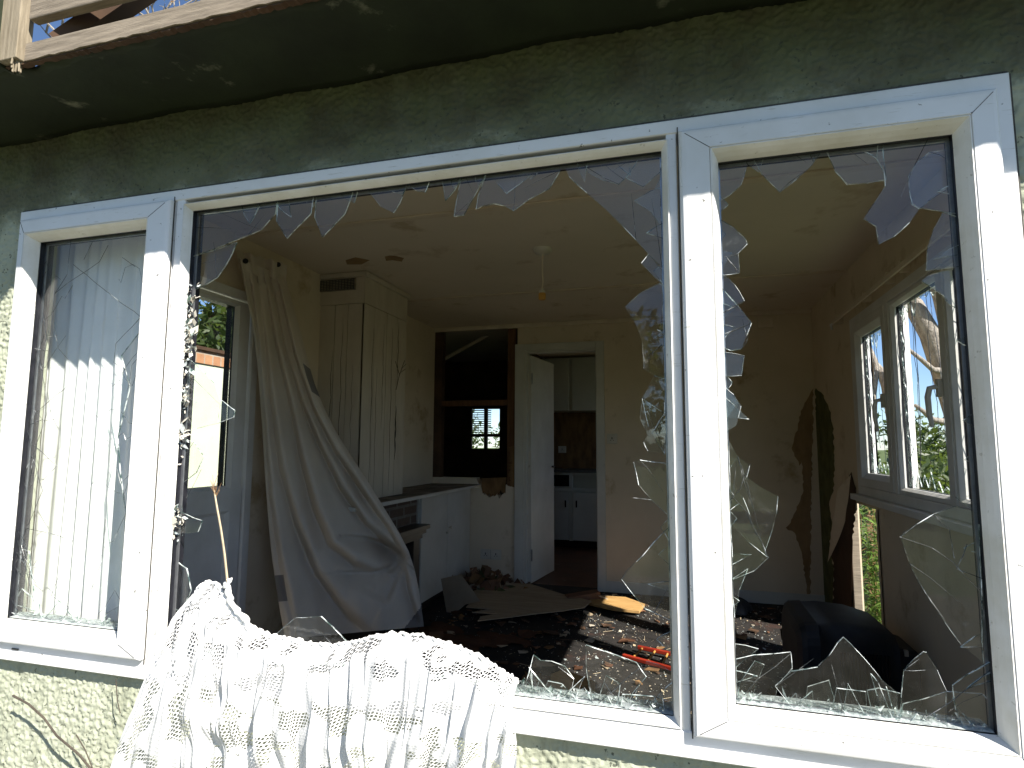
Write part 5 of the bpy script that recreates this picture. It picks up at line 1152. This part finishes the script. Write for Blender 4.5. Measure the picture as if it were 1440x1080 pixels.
# ---------------------------------------------------------------- outside right
dt = thing('leaning_trunk', 'bare grey leaning tree trunk outside the side window', 'tree', (2.6, 5.5, GROUND))
mb = MB()
P = [PY(x, y, d) for x, y, d in ((1262, 405, 5.2), (1285, 430, 5.25), (1308, 470, 5.3), (1324, 520, 5.35), (1340, 580, 5.4), (1352, 650, 5.45), (1362, 740, 5.5))]
P.append(Vector((P[-1].x+.03, P[-1].y, GROUND))); mb.tube(P, [.055, .07, .075, .075, .065, .06, .06, .08], 0, 12)
P = [PY(x, y, d) for x, y, d in ((1303, 380, 5.0), (1318, 420, 5.15), (1330, 470, 5.3), (1336, 530, 5.35))]; mb.tube(P, [.02, .03, .035, .05], 0, 10)
P = [PY(x, y, d) for x, y, d in ((1276, 490, 5.0), (1295, 505, 5.1), (1312, 520, 5.2), (1328, 522, 5.3))]; mb.tube(P, [.012, .016, .02, .03], 0, 8)
P = [PY(x, y, d) for x, y, d in ((1287, 570, 5.0), (1298, 578, 5.1), (1312, 590, 5.2), (1345, 596, 5.3))]; mb.tube(P, [.012, .016, .02, .03], 0, 8)
P = [PY(x, y, d) for x, y, d in ((1226, 505, 5.6), (1238, 520, 5.6), (1246, 545, 5.5), (1256, 600, 5.5))]; mb.tube(P, [.02, .03, .035, .04], 0, 8)
P = [PY(x, y, d) for x, y, d in ((1213, 470, 5.6), (1232, 515, 5.6), (1226, 560, 5.5), (1222, 640, 5.5))]; mb.tube(P, [.025, .03, .03, .03], 0, 8)
mb.build('trunk', 'bark', dt, smooth=True)
def bush(name, label, c, rx, n, sz, seed, mat, cat='bush', group=None):
    rr = random.Random(seed); t = thing(name, label, cat, (c[0], c[1], GROUND), group)
    cl = []
    for k in range(14): cl.append(((c[0]+rr.gauss(0, rx*.45), c[1]+rr.gauss(0, rx*.45), GROUND+rr.uniform(.15, 1)*(c[2]-GROUND)-rx*.15), rx*rr.uniform(.25, .45), .8))
    mb = MB(); leafcloud(mb, cl, n, sz, asp=.35, rr=rr); mb.build('leaves', mat, t)
    mb = MB()
    for e in cl: mb.tube([(c[0], c[1], GROUND), Vector((c[0], c[1], GROUND)).lerp(Vector(e[0]), .6), e[0]], [.02, .012, .004], 0, 5)
    mb.build('stems', 'bark_dark', t)
for k, (c, lab) in enumerate((((3.2, 9.5, .45), 'green bush beyond the side window, left of the trunk'), ((4.2, 9.0, .55), 'green bush beyond the side window, behind the trunk'), ((5.4, 9.8, .7), 'tallest distant green bush to the right of the trunk'), ((3.4, 7.2, -.1), 'low near bush under the leaning trunk'), ((4.6, 7.0, .1), 'dense near bush to the right under the trunk'), ((2.5, 8.5, .1), 'low bush behind the left light of the side window'), ((6.8, 10.0, .6), 'far right green bush past the side window'), ((-3.3, 9.8, .75), 'dark bush glimpsed through the small far louvre window'))):
    bush('green_bush', lab, c, 1.0, 3200, .055, 40+k, 'leaf' if k in (3, 4) else 'leaf_dark')
# willowherb behind the hole
rr = random.Random(77)
for k in range(20):
    by_ = 4.7+rr.uniform(0, 2.6); bx_ = .262*by_+rr.uniform(-.22, .26); h = rr.uniform(.8, 1.5)
    t = thing('weed_plant', 'tall leafy green weed filling the hole under the side window', 'plant', (bx_, by_, GROUND), 'weeds behind the hole in the right wall')
    mb = MB(); P = [Vector((bx_, by_, GROUND))]
    for q in range(8): P.append(P[-1]+Vector((rr.uniform(-.03, .03), rr.uniform(-.03, .03), h/8)))
    mb.tube(P, [.006-.0005*q for q in range(9)], 0, 6); mb.build('stem', 'leaf_brown' if k % 3 == 0 else 'leaf', t)
    mb = MB()
    for q in range(90):
        f = rr.uniform(.1, 1)*8; i = min(int(f), 7); p = P[i].lerp(P[i+1], f-i); a = q*2.4; L_ = rr.uniform(.07, .14)
        d = Vector((math.cos(a), math.sin(a), rr.uniform(-.1, .6))).normalized(); sd_ = d.cross(Vector((0, 0, 1))).normalized()*L_*.12
        mb.add([p, p+d*L_*.4+sd_+Vector((0, 0, .01)), p+d*L_+Vector((0, 0, -.02)), p+d*L_*.4-sd_+Vector((0, 0, .01))], [(0, 1, 2, 3)])
    mb.build('leaves', 'leaf_brown' if k % 5 == 4 else 'leaf', t)
# ---------------------------------------------------------------- garden behind the camera (what the glass reflects)
for k, (x, y, h) in enumerate(((-6.5, -11, 4.2), (-1.5, -12, 4.6), (4.5, -13, 4.4), (10, -10, 4.0))):
    tree('garden_tree', ['tree across the garden, reflected on the left', 'tree across the garden, reflected in the middle', 'tree across the garden, reflected on the right', 'tree across the garden, far right'][k], (x, y, GROUND), h, .2, 2.0, 3500, .14, 90+k, 'leaf_dark')
# dark strands before the wall, the long one painting a twig's cast shadow
for k, (pp, d, rd, lab) in enumerate((([(18, 978), (40, 990), (62, 1010), (80, 1035), (110, 1060), (135, 1090)], 1.27, .0028, 'long dark curved strand standing for a twig shadow on the green wall below the window'),
        ([(107, 1033), (120, 1055), (132, 1085)], 1.27, .0016, 'short thin strand just right of the long curved one'), ([(163, 955), (165, 985), (169, 1003)], 1.28, .0012, 'tiny brown stalk hanging under the window cill'))):
    mb = MB(); mb.tube([PY(x, y, d) for x, y in pp], rd, 0, 6); tag(mb.build('twig_or_twig_shadow', 'bark_dark'), lab, 'twig')
